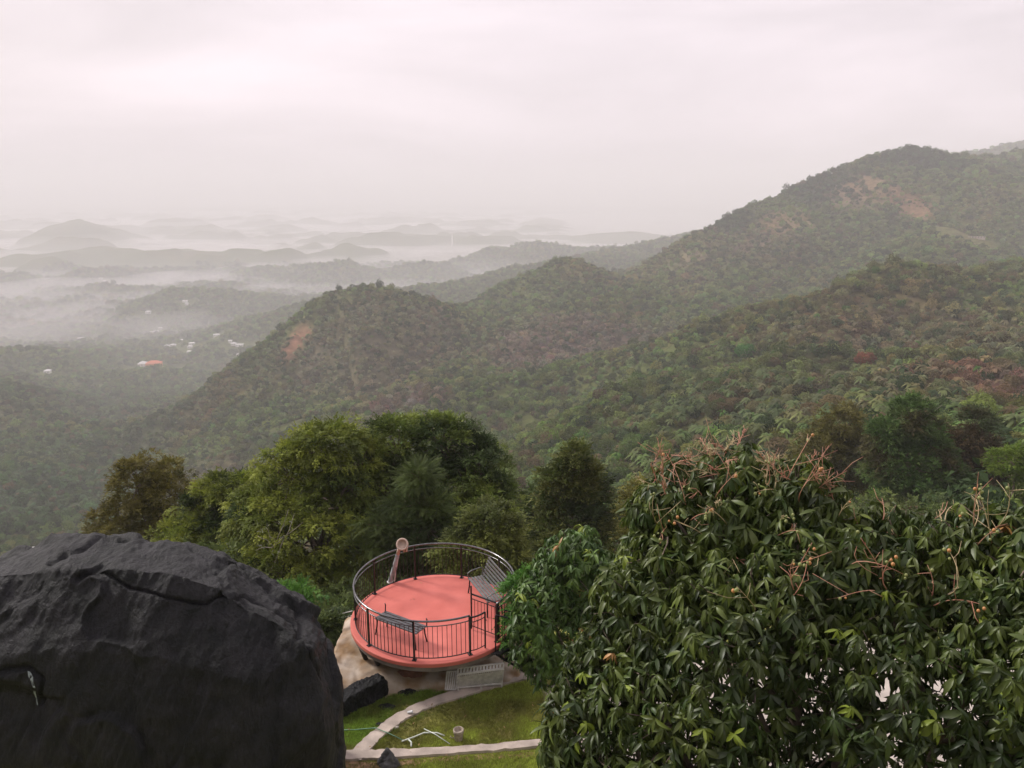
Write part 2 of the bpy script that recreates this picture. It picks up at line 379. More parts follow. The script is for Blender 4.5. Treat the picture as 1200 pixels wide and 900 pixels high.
def march(px, py, near=60, far=3000):
    a, b_ = (px - 600) / F, (450 - py) / F; d = np.array((a, CP + b_ * SP, -SP + b_ * CP)); t = np.exp(np.linspace(math.log(near), math.log(far), 1500))
    X, Y, Z = d[0] * t, d[1] * t, CAMZ + d[2] * t; hit = np.where(Hq(X, Y) > Z)[0]
    return (X[hit[0]], Y[hit[0]], Z[hit[0]]) if len(hit) else None
_zc = {}
def zpos(px, py, Y):
    """where the line through a pixel meets the ground"""
    if (px, py) not in _zc:
        h = march(px, py, 60, 4000) if 0 <= px <= 1200 else None; _zc[(px, py)] = np.array(h if h is not None and h[1] < 1.5 * Y else P(px, py, Y))
    return _zc[(px, py)]
gt = tree_tint_at(GX, GY)
gt = gt * np.array((0.55, 0.5, 0.5)) + np.array((0.006, 0.005, 0.003))
br = bare_at(GX, GY)
for (px, py, Y, rad, col, f) in BARE:
    q = zpos(px, py, Y); d = np.hypot(GX - q[0], (GY - q[1]) * 0.8) / rad
    k = (1 - sstep(0.5, 1.2, d))[..., None] * f; gt = gt * (1 - k) + np.array(col) * k
# terrace: worn grass, soil towards the cliff edge
tn = fbm(np.stack((GX, GY), -1) / 1.1, 3, 61)
near = (1 - sstep(20, 26, RR))[..., None]
tg = np.array((0.23, 0.235, 0.06)) * (1 + 0.25 * tn[..., None]); ts = np.array((0.36, 0.26, 0.15))
kk = sstep(0.45, 0.9, tn)[..., None] * 0.4; tg = tg * (1 - kk) + ts * kk
gt = gt * (1 - near) + tg * near
# open grass on the slope at the right
q = P(1180, 570, 82); d = np.hypot(GX - q[0], GY - q[1]) / 22; k = (1 - sstep(0.6, 1.2, d))[..., None] * 0.9
gt = gt * (1 - k) + np.array((0.13, 0.135, 0.055)) * k
V = np.stack((GX, GY, GZ), -1).reshape(-1, 3)
ii, jj = np.meshgrid(np.arange(na - 1), np.arange(nr - 1), indexing='ij'); a = (ii * nr + jj).ravel()
quads = np.stack((a, a + 1, a + nr + 1, a + nr), -1)
cen = len(V); gcen = np.array([[0, 0, 0.0]])
V2 = np.concatenate((V, gcen)); loops = np.concatenate((quads.ravel(), np.stack((np.arange(na - 1) * nr, (np.arange(na - 1) + 1) * nr, np.full(na - 1, cen)), -1)[:, ::-1].ravel()))
tot = np.concatenate((np.full(len(quads), 4), np.full(na - 1, 3)))
me = raw_mesh('terrain', V2, loops, tot, np.concatenate((gt.reshape(-1, 3), [[0.1, 0.1, 0.05]])), True)
me.flip_normals() if me.polygons[len(me.polygons) // 2].normal.z < 0 else None
terrain = mobj('terrain', me, M_ground); tag(terrain, kind='structure')

# ================================================================== LEAF TEMPLATES
def rand_rot(n, g=rng):
    q = g.normal(size=(n, 4)); q /= np.linalg.norm(q, axis=1)[:, None]; w_, x, y, z = q.T
    return np.stack([1 - 2 * (y * y + z * z), 2 * (x * y - z * w_), 2 * (x * z + y * w_), 2 * (x * y + z * w_), 1 - 2 * (x * x + z * z), 2 * (y * z - x * w_), 2 * (x * z - y * w_), 2 * (y * z + x * w_), 1 - 2 * (x * x + y * y)], -1).reshape(n, 3, 3)
def frames(d, up):
    """columns X=d, Y, Z with Z near up"""
    d = d / np.maximum(np.linalg.norm(d, axis=1), 1e-9)[:, None]
    y = np.cross(up, d); ny = np.linalg.norm(y, axis=1); bad = ny < 1e-4
    y[bad] = np.cross(np.array([[1.0, 0.2, 0]]).repeat(bad.sum(), 0), d[bad]) if bad.any() else y[bad]
    y /= np.linalg.norm(y, axis=1)[:, None]; z = np.cross(d, y)
    return np.stack((d, y, z), -1)
def T_mango():
    xs = [0.0, 0.08, 0.32, 0.62, 0.86, 1.0]; ws = [0.012, 0.055, 0.125, 0.118, 0.055, 0.0]; zs = [0, 0.02, 0.035, -0.02, -0.11, -0.19]
    v = [(0, 0, 0)]; f = []
    for x, wd, z in zip(xs[1:-1], ws[1:-1], zs[1:-1]): v += [(x, wd, z + wd * 0.35), (x, 0, z), (x, -wd, z + wd * 0.35)]
    v.append((1, 0, zs[-1])); f = [(0, 2, 1), (0, 3, 2)]
    for k in range(3):
        a = 1 + 3 * k; f += [(a, a + 1, a + 4, a + 3), (a + 1, a + 2, a + 5, a + 4)]
    a = 10; f += [(a, a + 1, 13), (a + 1, a + 2, 13)]
    return np.array(v), f
def T_sprig(n=7, seed=0, drop=0.3):
    g = np.random.default_rng(seed); v = []; f = []
    for k in range(n):
        t = k / (n - 1); b = np.array((t * 0.75, 0, -drop * t * t)); s = 1 if k % 2 else -1
        ang = s * (1.0 - 0.7 * t) + g.normal() * 0.25; l = 0.36 * (1 - 0.3 * t) * g.uniform(0.8, 1.2); wd = l * 0.36
        dx = np.array((math.cos(ang), math.sin(ang), g.normal() * 0.3 - 0.15)); dx /= np.linalg.norm(dx)
        dy = np.cross((g.normal() * 0.3, g.normal() * 0.3, 1), dx); dy /= np.linalg.norm(dy)
        i = len(v); v += [b, b + dx * l * 0.5 + dy * wd, b + dx * l, b + dx * l * 0.5 - dy * wd]; f.append((i, i + 1, i + 2, i + 3))
    return np.array(v), f
def T_needle(n=9, seed=3):
    g = np.random.default_rng(seed); v = []; f = []
    for k in range(n):
        t = k / (n - 1)
        for s in (1, -1):
            b = np.array((t * 0.95, 0, -0.12 * t * t)); ang = s * 1.05 + g.normal() * 0.1; l = 0.26 * (1 - 0.6 * t)
            dx = np.array((math.cos(ang), math.sin(ang), -0.25)); i = len(v); wd = 0.035
            v += [b - (wd, 0, 0), b + (wd, 0, 0), b + dx * l]; f.append((i, i + 1, i + 2))
    return np.array(v), f
MANGO, SPRIG, SPRIG2, NEEDLE = T_mango(), T_sprig(7, 1), T_sprig(5, 2, 0.6), T_needle()

def lobe_points(lobes, n, g, depth=0.35, keep=0.80, rough=0.12, freq=2.0, botcut=None):
    """points on the outer shell of a union of ellipsoid lobes (cx,cy,cz,rx,ry,rz) with outward normals"""
    lobes = np.asarray(lobes, float); wts = (lobes[:, 3] * lobes[:, 5] + lobes[:, 4] * lobes[:, 5]); wts /= wts.sum()
    pos = []; nor = []; tot_ = 0
    while tot_ < n:
        m = n * 2; k = g.choice(len(lobes), m, p=wts); d = g.normal(size=(m, 3)); d /= np.linalg.norm(d, axis=1)[:, None]
        C = lobes[k, :3]; S = lobes[k, 3:6]
        rr = 1 - depth * g.random(m) ** 1.7 + rough * fbm(d * freq + k[:, None] * 7.7, 2, 3)
        p = C + d * S * rr[:, None]; ok = np.ones(m, bool)
        for j in range(len(lobes)):
            dd = (((p - lobes[j, :3]) / lobes[j, 3:6]) ** 2).sum(1); ok &= (dd > keep ** 2) | (k == j)
        if botcut is not None: ok &= p[:, 2] > botcut
        nn = d / S; nn /= np.linalg.norm(nn, axis=1)[:, None]
        pos.append(p[ok]); nor.append(nn[ok]); tot_ += ok.sum()
    return np.concatenate(pos)[:n], np.concatenate(nor)[:n]

def px_lobes(lst):
    """(px,py,Y,rpx_x,rpx_y[,depth factor]) -> ellipsoids at their own distance and real size"""
    o = []
    for q in lst:
        c = P(*q[:3]); zc = proj(c)[2]; s = zc / F; rx, rz = q[3] * s, q[4] * s
        o.append((*c, rx, (rx + rz) / 2 * (q[5] if len(q) > 5 else 1.0), rz))
    return o
def curve3(a, b, n=6, sag=0.0, jit=0.0, g=random):
    a, b = np.array(a, float), np.array(b, float); pts = []
    for i in range(n + 1):
        t = i / n; p = a * (1 - t) + b * t; p = p + np.array((0, 0, sag * 4 * t * (1 - t)))
        if 0 < i < n: p = p + np.array([g.gauss(0, jit) for _ in range(3)])
        pts.append(p)
    return pts
def limbs(mb, base, fork, ends, r0, sub=0, g=random, spread=0.5):
    """tapered trunk from base to fork and limbs to each end point"""
    mb.tube(curve3(base, fork, 7, 0, r0 * 0.35, g), [r0 * (1.25 - 0.1 * i) if i == 0 else r0 * (1.1 - 0.06 * i) for i in range(8)], 9)
    for e in ends:
        t = g.uniform(0.75, 1.0); s = np.array(base) * (1 - t) + np.array(fork) * t
        pts = curve3(s, e, 6, g.uniform(0.0, 0.12) * np.linalg.norm(np.array(e) - s), 0.05 * np.linalg.norm(np.array(e) - s), g)
        mb.tube(pts, [r0 * (0.5 - 0.07 * i) for i in range(7)], 6)
        for _ in range(sub):
            k = g.randint(2, 5); L_ = np.linalg.norm(np.array(e) - s) * spread
            q = np.array(pts[k]) + np.array([g.gauss(0, 1), g.gauss(0, 1), g.gauss(0.4, 0.8)]) * L_ * 0.5
            mb.tube(curve3(pts[k], q, 4, 0, 0.03 * L_, g), [r0 * (0.2 - 0.035 * i) for i in range(5)], 5)

# ================================================================== THE PLATFORM
M_red = mat('red_deck_paint', (0.53, 0.125, 0.098), 0.6, var=0.10, scale=1.3, detail=12, ramp=(0.3, 0.7), color2=(0.68, 0.185, 0.15), bump=0.15, bscale=60, bdist=0.004, spec=0.35)
M_black = mat('black_steel', (0.018, 0.018, 0.02), 0.32, 0.3, var=0.3, scale=10)
M_rail = mat('rail_steel', (0.16, 0.16, 0.165), 0.22, 0.85, var=0.2, scale=10)
M_grey = mat('grey_steel', (0.64, 0.62, 0.60), 0.5, 0.0, var=0.15, scale=10)
M_conc = mat('concrete', (0.48, 0.405, 0.35), 0.9, var=0.22, scale=3, bump=0.5, bscale=22, bdist=0.01)
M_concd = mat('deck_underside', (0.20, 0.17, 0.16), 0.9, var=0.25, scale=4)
DZ = 1.10
dc = PZ(510.5, 720.0, DZ); CX, CYY = dc[0], dc[1]
RD, RR_ = 2.235, 2.10
plat = empty('viewing_platform', (CX, CYY, 0), 'round red viewing platform with black railings standing out over the slope', 'platform')
mb = MB(); mb.lathe((CX, CYY, 0), [(RD - 0.02, DZ - 0.11), (RD, DZ - 0.10), (RD, DZ - 0.015), (RD - 0.015, DZ)], 96); mb.build('deck', M_red, plat)
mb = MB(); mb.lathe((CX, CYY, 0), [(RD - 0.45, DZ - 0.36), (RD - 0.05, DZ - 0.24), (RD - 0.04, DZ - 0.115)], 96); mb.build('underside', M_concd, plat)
def onring(px, py, z, rad):
    """angle on the ring for the deck pixel"""
    p = PZ(px, py, z); return math.atan2(p[1] - CYY, p[0] - CX)
A0 = onring(552.7, 769, DZ, RR_); A1 = onring(586.5, 754, DZ, RR_)
if A1 < A0: A1 += 2 * math.pi
ring_a = [A1 + (2 * math.pi - (A1 - A0)) * i / 96 for i in range(97)]
def rp(a, z, r=RR_): return (CX + r * math.cos(a), CYY + r * math.sin(a), z)
HR = 1.05
mb = MB(); mb.tube([rp(a, DZ + HR) for a in ring_a], 0.026, 10); mb.build('top_rail', M_rail, plat, True)
mb = MB(); mb.tube([rp(a, DZ + HR - 0.13) for a in ring_a], 0.014, 8); mb.build('lower_rail', M_rail, plat, True)
mb = MB(); mb.tube([rp(a, DZ + 0.07) for a in ring_a], 0.014, 8); mb.build('bottom_rail', M_black, plat, True)
NP = 9
span = ring_a[-1] - ring_a[0]
for i in range(NP + 1):
    a = ring_a[0] + span * i / NP; M3 = Matrix.Rotation(a, 3, 'Z')
    mb = MB(); mb.box(rp(a, DZ + HR / 2 - 0.01), (0.045, 0.045, HR - 0.02), M=M3); mb.box(rp(a, DZ + 0.008), (0.10, 0.10, 0.016), M=M3)
    mb.build('post', M_black, plat)
    if i < NP:
        mb = MB(); n = 11
        for k in range(1, n + 1):
            b = a + span / NP * k / (n + 1); mb.box(rp(b, DZ + 0.5), (0.013, 0.013, 0.86), M=Matrix.Rotation(b, 3, 'Z'))
        mb.build('baluster_panel', M_black, plat)
# raking support legs and beams
for q_ in (((421, 755), (435, 786)), ((436, 765), (448, 788))):
    mb = MB(); mb.tube([PZ(*q_[0], DZ - 0.2), PZ(*q_[1], 0.05)], 0.06, 8); mb.build('support_leg', M_black, plat)
for (x, y, dx, dy) in ((0.3, -1.4, 0, 0.3), (1.5, -0.6, -0.2, 0.3), (-1.6, 0.9, 0.4, -0.2), (0.2, 1.6, 0, -0.5), (1.5, 1.0, -0.3, -0.3)):
    bz = float(Hq(np.array([CX + x + dx]), np.array([CYY + y + dy]))[0]) - 0.3
    mb = MB(); mb.tube([(CX + x, CYY + y, DZ - 0.25), (CX + x + dx, CYY + y + dy, min(bz, -0.1))], 0.055, 8); mb.build('support_leg', M_black, plat)

def panel(parent, a, b, z, h, nb, name='gate_leaf', tall=None, dip=0.0):
    """railing panel between ground points a, b"""
    a, b = np.array(a, float), np.array(b, float); mb = MB()
    u = lambda t, zz: (a[0] * (1 - t) + b[0] * t, a[1] * (1 - t) + b[1] * t, z + zz - dip * 4 * t * (1 - t))
    for hz, r in ((h, 0.022), (h - 0.13, 0.012), (0.10, 0.012)): mb.tube([u(t, hz) for t in (0, 0.25, 0.5, 0.75, 1)], r, 8)
    for t, hh in ((0, tall or h), (1, h)): mb.tube([u(t, 0.02), u(t, hh)], 0.022, 8)
    for k in range(1, nb + 1):
        t = k / (nb + 1); mb.tube([u(t, 0.1), u(t, h - 0.13)], 0.007, 6)
    return mb.build(name, M_black, parent)
g1, g2 = PZ(552.7, 738, DZ), PZ(584, 750, DZ)
panel(plat, g1[:2], g2[:2], DZ + 0.02, 1.0, 7, 'gate', tall=1.22)
# entry stair at the right of the opening
st = empty('entrance_stair', (CX + 1.6, CYY - 1.9, 0), 'dark steel steps with handrail climbing to the gate of the red platform', 'stair')
e0, e1 = np.array(rp(A0 + 0.22, 0))[:2], np.array(rp(A1 - 0.03, 0))[:2]
ed = (e1 - e0) / np.linalg.norm(e1 - e0); en = np.array((ed[1], -ed[0]))
if en @ (e0 - np.array((CX, CYY))) < 0: en = -en
en = en * 0.25 + np.array((1.0, 0.1)); en /= np.linalg.norm(en)
e0 = e0 + en * 0.24; e1 = e1 + en * 0.24
for k in range(6):
    c = (e0 + e1) / 2 + en * (0.10 + 0.26 * k) + ed * 0.05 * k; zz = DZ - 0.04 - 0.18 * (k + 0.3)
    mb = MB(); ang = math.atan2(ed[1], ed[0])
    for s_ in range(4): mb.box((*(c + en * (0.06 * s_ - 0.09)), zz), (0.62, 0.045, 0.03), ang)
    mb.build('tread', M_black, st)
for e in (e0, e1):
    c = e; q = e + en * 1.55
    mb = MB(); mb.tube([(*c, DZ - 0.15), (*q, DZ - 1.15)], 0.03, 8); mb.build('stringer', M_black, st)
    pn = empty if False else None
    mb = MB(); mb.tube([(*c, DZ + 0.92), (*(c + en * 0.3), DZ + 0.86), (*q, DZ - 0.15)], 0.022, 8)
    for t in np.linspace(0, 1, 10): mb.tube([(*(c + (q - c) * t), DZ - 0.12 - t), (*(c + (q - c) * t), DZ + 0.90 - 1.05 * t)], 0.007 if 0 < t < 1 else 0.02, 6)
    mb.build('handrail', M_black, st)
panel(plat, rp(A0, 0)[:2], rp(A0 + 0.21, 0)[:2], DZ, 1.0, 3, 'side_panel', dip=0.03)

# lower grey slatted steps in front
gs = empty('slatted_steps', (*PZ(560, 800, 0.0)[:2], 0), 'grey slatted metal steps lying on the grass below the red platform', 'steps')
def slab(q4, z0, z1, nb, name, thick=0.03, rail=True):
    """slatted frame whose top corners are pixel corners (tl,tr,br,bl) at heights z"""
    tl, tr, br, bl = [PZ(x, y, z) for (x, y), z in zip(q4, z0)]
    mb = MB(); 
    mb.tube([tl, tr], 0.022, 8); mb.tube([bl, br], 0.022, 8); mb.tube([tl, bl], 0.022, 8); mb.tube([tr, br], 0.022, 8)
    for k in range(1, nb):
        t = k / nb; a = tl * (1 - t) + tr * t; b = bl * (1 - t) + br * t
        d = Vector(b - a); n_ = Vector(tr - tl).normalized(); wd = (tr - tl); wv = Vector(wd) / nb * 0.33; up = Vector((0, 0, 0.012))
        A, B = Vector(a), Vector(b)
        mb.add([A - wv - up, A + wv - up, B + wv - up, B - wv - up, A - wv + up, A + wv + up, B + wv + up, B - wv + up],
               [(3, 2, 1, 0), (4, 5, 6, 7), (0, 1, 5, 4), (2, 3, 7, 6), (1, 2, 6, 5), (3, 0, 4, 7)])
    return mb.build(name, M_grey, gs)
slab([(524, 787), (537, 786), (534, 808), (522, 808)], (0.45, 0.45, 0.06, 0.06), 0, 5, 'lower_flight')
slab([(537, 783), (590, 777), (590, 783), (536, 790)], (0.62, 0.70, 0.60, 0.52), 0, 14, 'top_flight')
slab([(536, 791), (590, 784), (588, 801), (535, 806)], (0.50, 0.58, 0.12, 0.08), 0, 22, 'middle_flight')
q4 = [PZ(x_, y_, z_) for x_, y_, z_ in ((537, 793, 0.46), (589, 786, 0.54), (588, 799, 0.14), (536, 804, 0.10))]
mb = MB(); mb.add([p_ - (0, 0, .02) for p_ in q4] + [p_ - (0, 0, .005) for p_ in q4], [(0, 1, 2, 3), (7, 6, 5, 4), (0, 4, 5, 1), (1, 5, 6, 2), (2, 6, 7, 3), (3, 7, 4, 0)]); mb.build('plate', M_grey, gs)
for (x, y) in ((537, 806), (564, 804), (588, 801)):
    p = PZ(x, y, 0.12); mb = MB(); mb.tube([(p[0], p[1], 0.0), (p[0], p[1], 0.14)], 0.025, 6); mb.build('leg', M_grey, gs)

# benches
def bench(name, c, ang, label, back, mat_, length=1.35, arms=True):
    root = empty(name, c, label, 'bench'); M3 = Matrix.Rotation(ang, 3, 'Z'); C = Vector(c)
    W = lambda x, y, z: tuple(C + M3 @ Vector((x, y, z)))
    hl = length / 2; mb = MB()
    for k in range(5): mb.box(W(0, -0.18 + 0.09 * k, 0.44), (length, 0.065, 0.025), M=M3)
    mb.build('seat', mat_, root)
    for s in (-1, 1):
        for y in (-0.19, 0.19):
            mb = MB(); mb.tube([W(s * (hl - 0.08), y, 0.43), W(s * (hl - 0.06), y * 1.05, 0.22), W(s * (hl - 0.02), y * 1.15, 0)], 0.02, 8); mb.build('leg', M_black, root)
        if arms:
            mb = MB()
            mb.tube([W(s * hl, 0.2, 0.42), W(s * hl, 0.24, 0.66), W(s * hl, 0.16, 0.70), W(s * hl, -0.1, 0.66), W(s * hl, -0.22, 0.60), W(s * hl, -0.2, 0.42)] if back
                    else [W(s * hl, 0.2, 0.42), W(s * hl, 0.22, 0.62), W(s * hl, 0.20, 0.66)], 0.016, 8)
            mb.build('armrest', M_black if not back else mat_, root)
    if back:
        mb = MB()
        for k in range(6): mb.box(W(0, 0.24 + 0.035 * k, 0.52 + 0.085 * k), (length, 0.025, 0.05), M=M3)
        for s in (-1, 1): mb.tube([W(s * (hl - 0.05), 0.22, 0.42), W(s * (hl - 0.05), 0.45, 0.98)], 0.018, 8)
        mb.build('backrest', mat_, root)
    return root
M_bench = mat('bench_grey', (0.16, 0.17, 0.165), 0.42, 0.4, var=0.2, scale=9)
bp = PZ(577, 702, DZ); ba = math.atan2(bp[1] - CYY, bp[0] - CX)
bench('metal_bench', (CX + 1.42 * math.cos(0.42), CYY + 1.42 * math.sin(0.42), DZ), 0.42 - math.pi / 2, 'grey slatted metal bench with backrest at the right side of the red deck', True, M_bench, 1.45)
b1, b2 = PZ(441.5, 745, DZ), PZ(485, 762, DZ)
bc = (b1 + b2) / 2
bench('slatted_bench', (bc[0] + 0.12, bc[1] + 0.22, DZ), math.atan2(b2[1] - b1[1], b2[0] - b1[0]), 'black backless slatted bench just inside the front left railing', False, mat('bench_dark', (0.10, 0.105, 0.11), 0.4, 0.4, var=0.2), 1.35)

# coin viewer at the back
M_beige = mat('beige_paint', (0.55, 0.42, 0.34), 0.5, var=0.12, scale=9)
vb = PZ(457, 682, DZ); vt = P(466, 650, vb[1] - 0.15)
tv = empty('tower_viewer', tuple(vb), 'beige round-headed viewer on a leaning grey post at the back of the platform', 'viewer')
mb = MB(); mb.tube([vb, vb * 0.45 + vt * 0.55 + np.array((0.0, 0, 0)), vt], [0.07, 0.06, 0.06], 10); mb.build('post', mat('weathered_post', (0.36, 0.40, 0.42), 0.7, var=0.2), tv)
mb = MB(); mb.tube([vb + np.array((0.12, 0.05, 0)), vt - np.array((0, 0, 0.12))], 0.02, 8); mb.build('brace', M_grey, tv)
mb = MB(); mb.lathe(tuple(vb), [(0.09, 0.0), (0.09, 0.012), (0.05, 0.02)], 16); mb.build('base_plate', M_grey, tv)
hc = P(472, 638, vb[1] - 0.2); Mh = Matrix.Rotation(R(62), 3, 'X')
mb = MB(); mb.lathe(tuple(hc), [(0.11, -0.16), (0.15, -0.10), (0.155, 0.06), (0.175, 0.13), (0.17, 0.16), (0.125, 0.16), (0.115, 0.06), (0.02, 0.05)], 24, Mh); mb.build('head', M_beige, tv, True)
mb = MB(); mb.lathe(tuple(Vector(hc) + Mh @ Vector((0, 0, 0.045))), [(0.09, -0.004), (0.09, 0.004)], 20, Mh); mb.build('lens', M_black, tv, True)
mb = MB(); mb.tube([hc + np.array((0.03, 0, -0.1)), hc + np.array((0.04, -0.03, -0.22)), hc + np.array((0.10, -0.03, -0.2)), hc + np.array((0.12, -0.02, -0.08))], 0.028, 8)
mb.tube([hc + np.array((-0.09, 0, -0.05)), vt], 0.05, 8); mb.build('bracket', M_beige, tv, True)

# ================================================================== BOULDERS
M_rock = mat('dark_rock', (0.005, 0.0065, 0.0075), 0.5, var=0.3, scale=2.2, color2=(0.0175, 0.0172, 0.021), bump=0.7, bscale=6, bdist=0.05, spec=0.28, detail=10)
def rock_mat(m, sv_):
    """fine streaked grain over a rock material"""
    t = m.node_tree; n = t.nodes.new; l = t.links.new; b = [q for q in t.nodes if q.type == 'BSDF_PRINCIPLED'][0]
    tc2 = n('ShaderNodeTexCoord'); mp2 = n('ShaderNodeMapping'); mp2.vector_type = 'POINT'; mp2.inputs['Rotation'].default_value = (0.0, R(25), 0.0); mp2.inputs['Scale'].default_value = (9.0, 7.0, 1.1)
    z1 = n('ShaderNodeTexNoise'); z1.inputs['Scale'].default_value = 2.2; z1.inputs['Detail'].default_value = 9; z1.inputs['Roughness'].default_value = 0.65
    z2 = n('ShaderNodeTexNoise'); z2.inputs['Scale'].default_value = 26; z2.inputs['Detail'].default_value = 8; z2.inputs['Roughness'].default_value = 0.7
    vo = n('ShaderNodeTexVoronoi'); vo.feature = 'DISTANCE_TO_EDGE'; vo.inputs['Scale'].default_value = 1.1; dn = n('ShaderNodeTexNoise'); dn.inputs['Scale'].default_value = 3; dn.inputs['Detail'].default_value = 5
    ad = n('ShaderNodeMix'); ad.data_type = 'RGBA'; ad.blend_type = 'LINEAR_LIGHT'; ad.inputs[0].default_value = 0.25
    l(tc2.outputs['Object'], mp2.inputs[0]); l(mp2.outputs[0], z1.inputs['Vector']); l(tc2.outputs['Object'], z2.inputs['Vector']); l(tc2.outputs['Object'], dn.inputs['Vector'])
    l(tc2.outputs['Object'], ad.inputs[6]); l(dn.outputs['Color'], ad.inputs[7]); l(ad.outputs[2], vo.inputs['Vector'])
    cr2 = n('ShaderNodeValToRGB'); cr2.color_ramp.elements[0].color = (0, 0, 0, 1); cr2.color_ramp.elements[1].color = (1, 1, 1, 1); cr2.color_ramp.elements[1].position = 0.025
    l(vo.outputs['Distance'], cr2.inputs[0])
    b0 = [q for q in t.nodes if q.type == 'BUMP'][0]
    b1 = n('ShaderNodeBump'); b1.inputs['Strength'].default_value = 0.9; b1.inputs['Distance'].default_value = 0.09; l(z1.outputs[0], b1.inputs['Height']); l(b0.outputs[0], b1.inputs['Normal'])
    b2 = n('ShaderNodeBump'); b2.inputs['Strength'].default_value = 0.8; b2.inputs['Distance'].default_value = 0.014; l(z2.outputs[0], b2.inputs['Height']); l(b1.outputs[0], b2.inputs['Normal'])
    b3 = n('ShaderNodeBump'); b3.inputs['Strength'].default_value = 0.35; b3.inputs['Distance'].default_value = 0.02; l(cr2.outputs[0], b3.inputs['Height']); l(b2.outputs[0], b3.inputs['Normal']); l(b3.outputs[0], b.inputs['Normal'])
    # mineral colour: streaks and speckle
    src = b.inputs['Base Color'].links[0].from_socket; rp2 = n('ShaderNodeValToRGB'); rp2.color_ramp.elements[0].position = 0.35; rp2.color_ramp.elements[0].color = (0.62, 0.66, 0.64, 1); rp2.color_ramp.elements[1].position = 0.68; rp2.color_ramp.elements[1].color = (1.55, 1.5, 1.5, 1)
    l(z1.outputs[0], rp2.inputs[0]); m1 = n('ShaderNodeMix'); m1.data_type = 'RGBA'; m1.blend_type = 'MULTIPLY'; m1.inputs[0].default_value = 1; l(src, m1.inputs[6]); l(rp2.outputs[0], m1.inputs[7])
    rp3 = n('ShaderNodeValToRGB'); rp3.color_ramp.elements[0].position = 0.4; rp3.color_ramp.elements[0].color = (0.75, 0.75, 0.75, 1); rp3.color_ramp.elements[1].position = 0.7; rp3.color_ramp.elements[1].color = (1.6, 1.6, 1.6, 1)
    l(z2.outputs[0], rp3.inputs[0]); m2 = n('ShaderNodeMix'); m2.data_type = 'RGBA'; m2.blend_type = 'MULTIPLY'; m2.inputs[0].default_value = 1; l(m1.outputs[2], m2.inputs[6]); l(rp3.outputs[0], m2.inputs[7]); l(m2.outputs[2], b.inputs['Base Color'])
rock_mat(M_rock, None)
M_tan = mat('tan_rock', (0.30, 0.19, 0.095), 0.85, var=0.3, scale=2.4, color2=(0.50, 0.42, 0.34), bump=0.5, bscale=9, bdist=0.03, detail=8)
def hull_rock(name, pts, m, voxel, disp, parent=None, label=None, cat=None, smooth_it=6):
    bm = bmesh.new()
    for p in pts: bm.verts.new(tuple(p))
    r = bmesh.ops.convex_hull(bm, input=bm.verts)
    bmesh.ops.delete(bm, geom=[v for v in bm.verts if not v.link_faces], context='VERTS')
    me = bpy.data.meshes.new(name); bm.to_mesh(me); bm.free()
    o = mobj(name, me, m, parent)
    md = o.modifiers.new('r', 'REMESH'); md.mode = 'VOXEL'; md.voxel_size = voxel
    sm = o.modifiers.new('s', 'SMOOTH'); sm.factor = 0.5; sm.iterations = smooth_it
    dg = bpy.context.evaluated_depsgraph_get(); dg.update(); ev = o.evaluated_get(dg); m2 = bpy.data.meshes.new_from_object(ev)
    o.modifiers.clear(); o.data = m2; m2.name = name
    n = len(m2.vertices); co = np.zeros(n * 3, np.float32); m2.vertices.foreach_get('co', co); co = co.reshape(-1, 3).astype(float)
    no = np.zeros(n * 3, np.float32); m2.vertices.foreach_get('normal', no); no = no.reshape(-1, 3).astype(float)
    co = co + no * disp(co, no)[:, None]
    m2.vertices.foreach_set('co', co.astype(np.float32).ravel()); m2.polygons.foreach_set('use_smooth', [True] * len(m2.polygons)); m2.update()
    m2.materials.clear(); m2.materials.append(m)
    if label: tag(o, label, cat)
    return o
def px_crack(px, py, poly, width):
    best = np.full(px.shape, 1e9); poly = np.array(poly, float)
    for a, b in zip(poly[:-1], poly[1:]):
        ab = b - a; t = np.clip(((px - a[0]) * ab[0] + (py - a[1]) * ab[1]) / (ab @ ab), 0, 1)
        best = np.minimum(best, np.hypot(px - a[0] - t * ab[0], py - a[1] - t * ab[1]))
    return np.exp(-(best / width) ** 2)
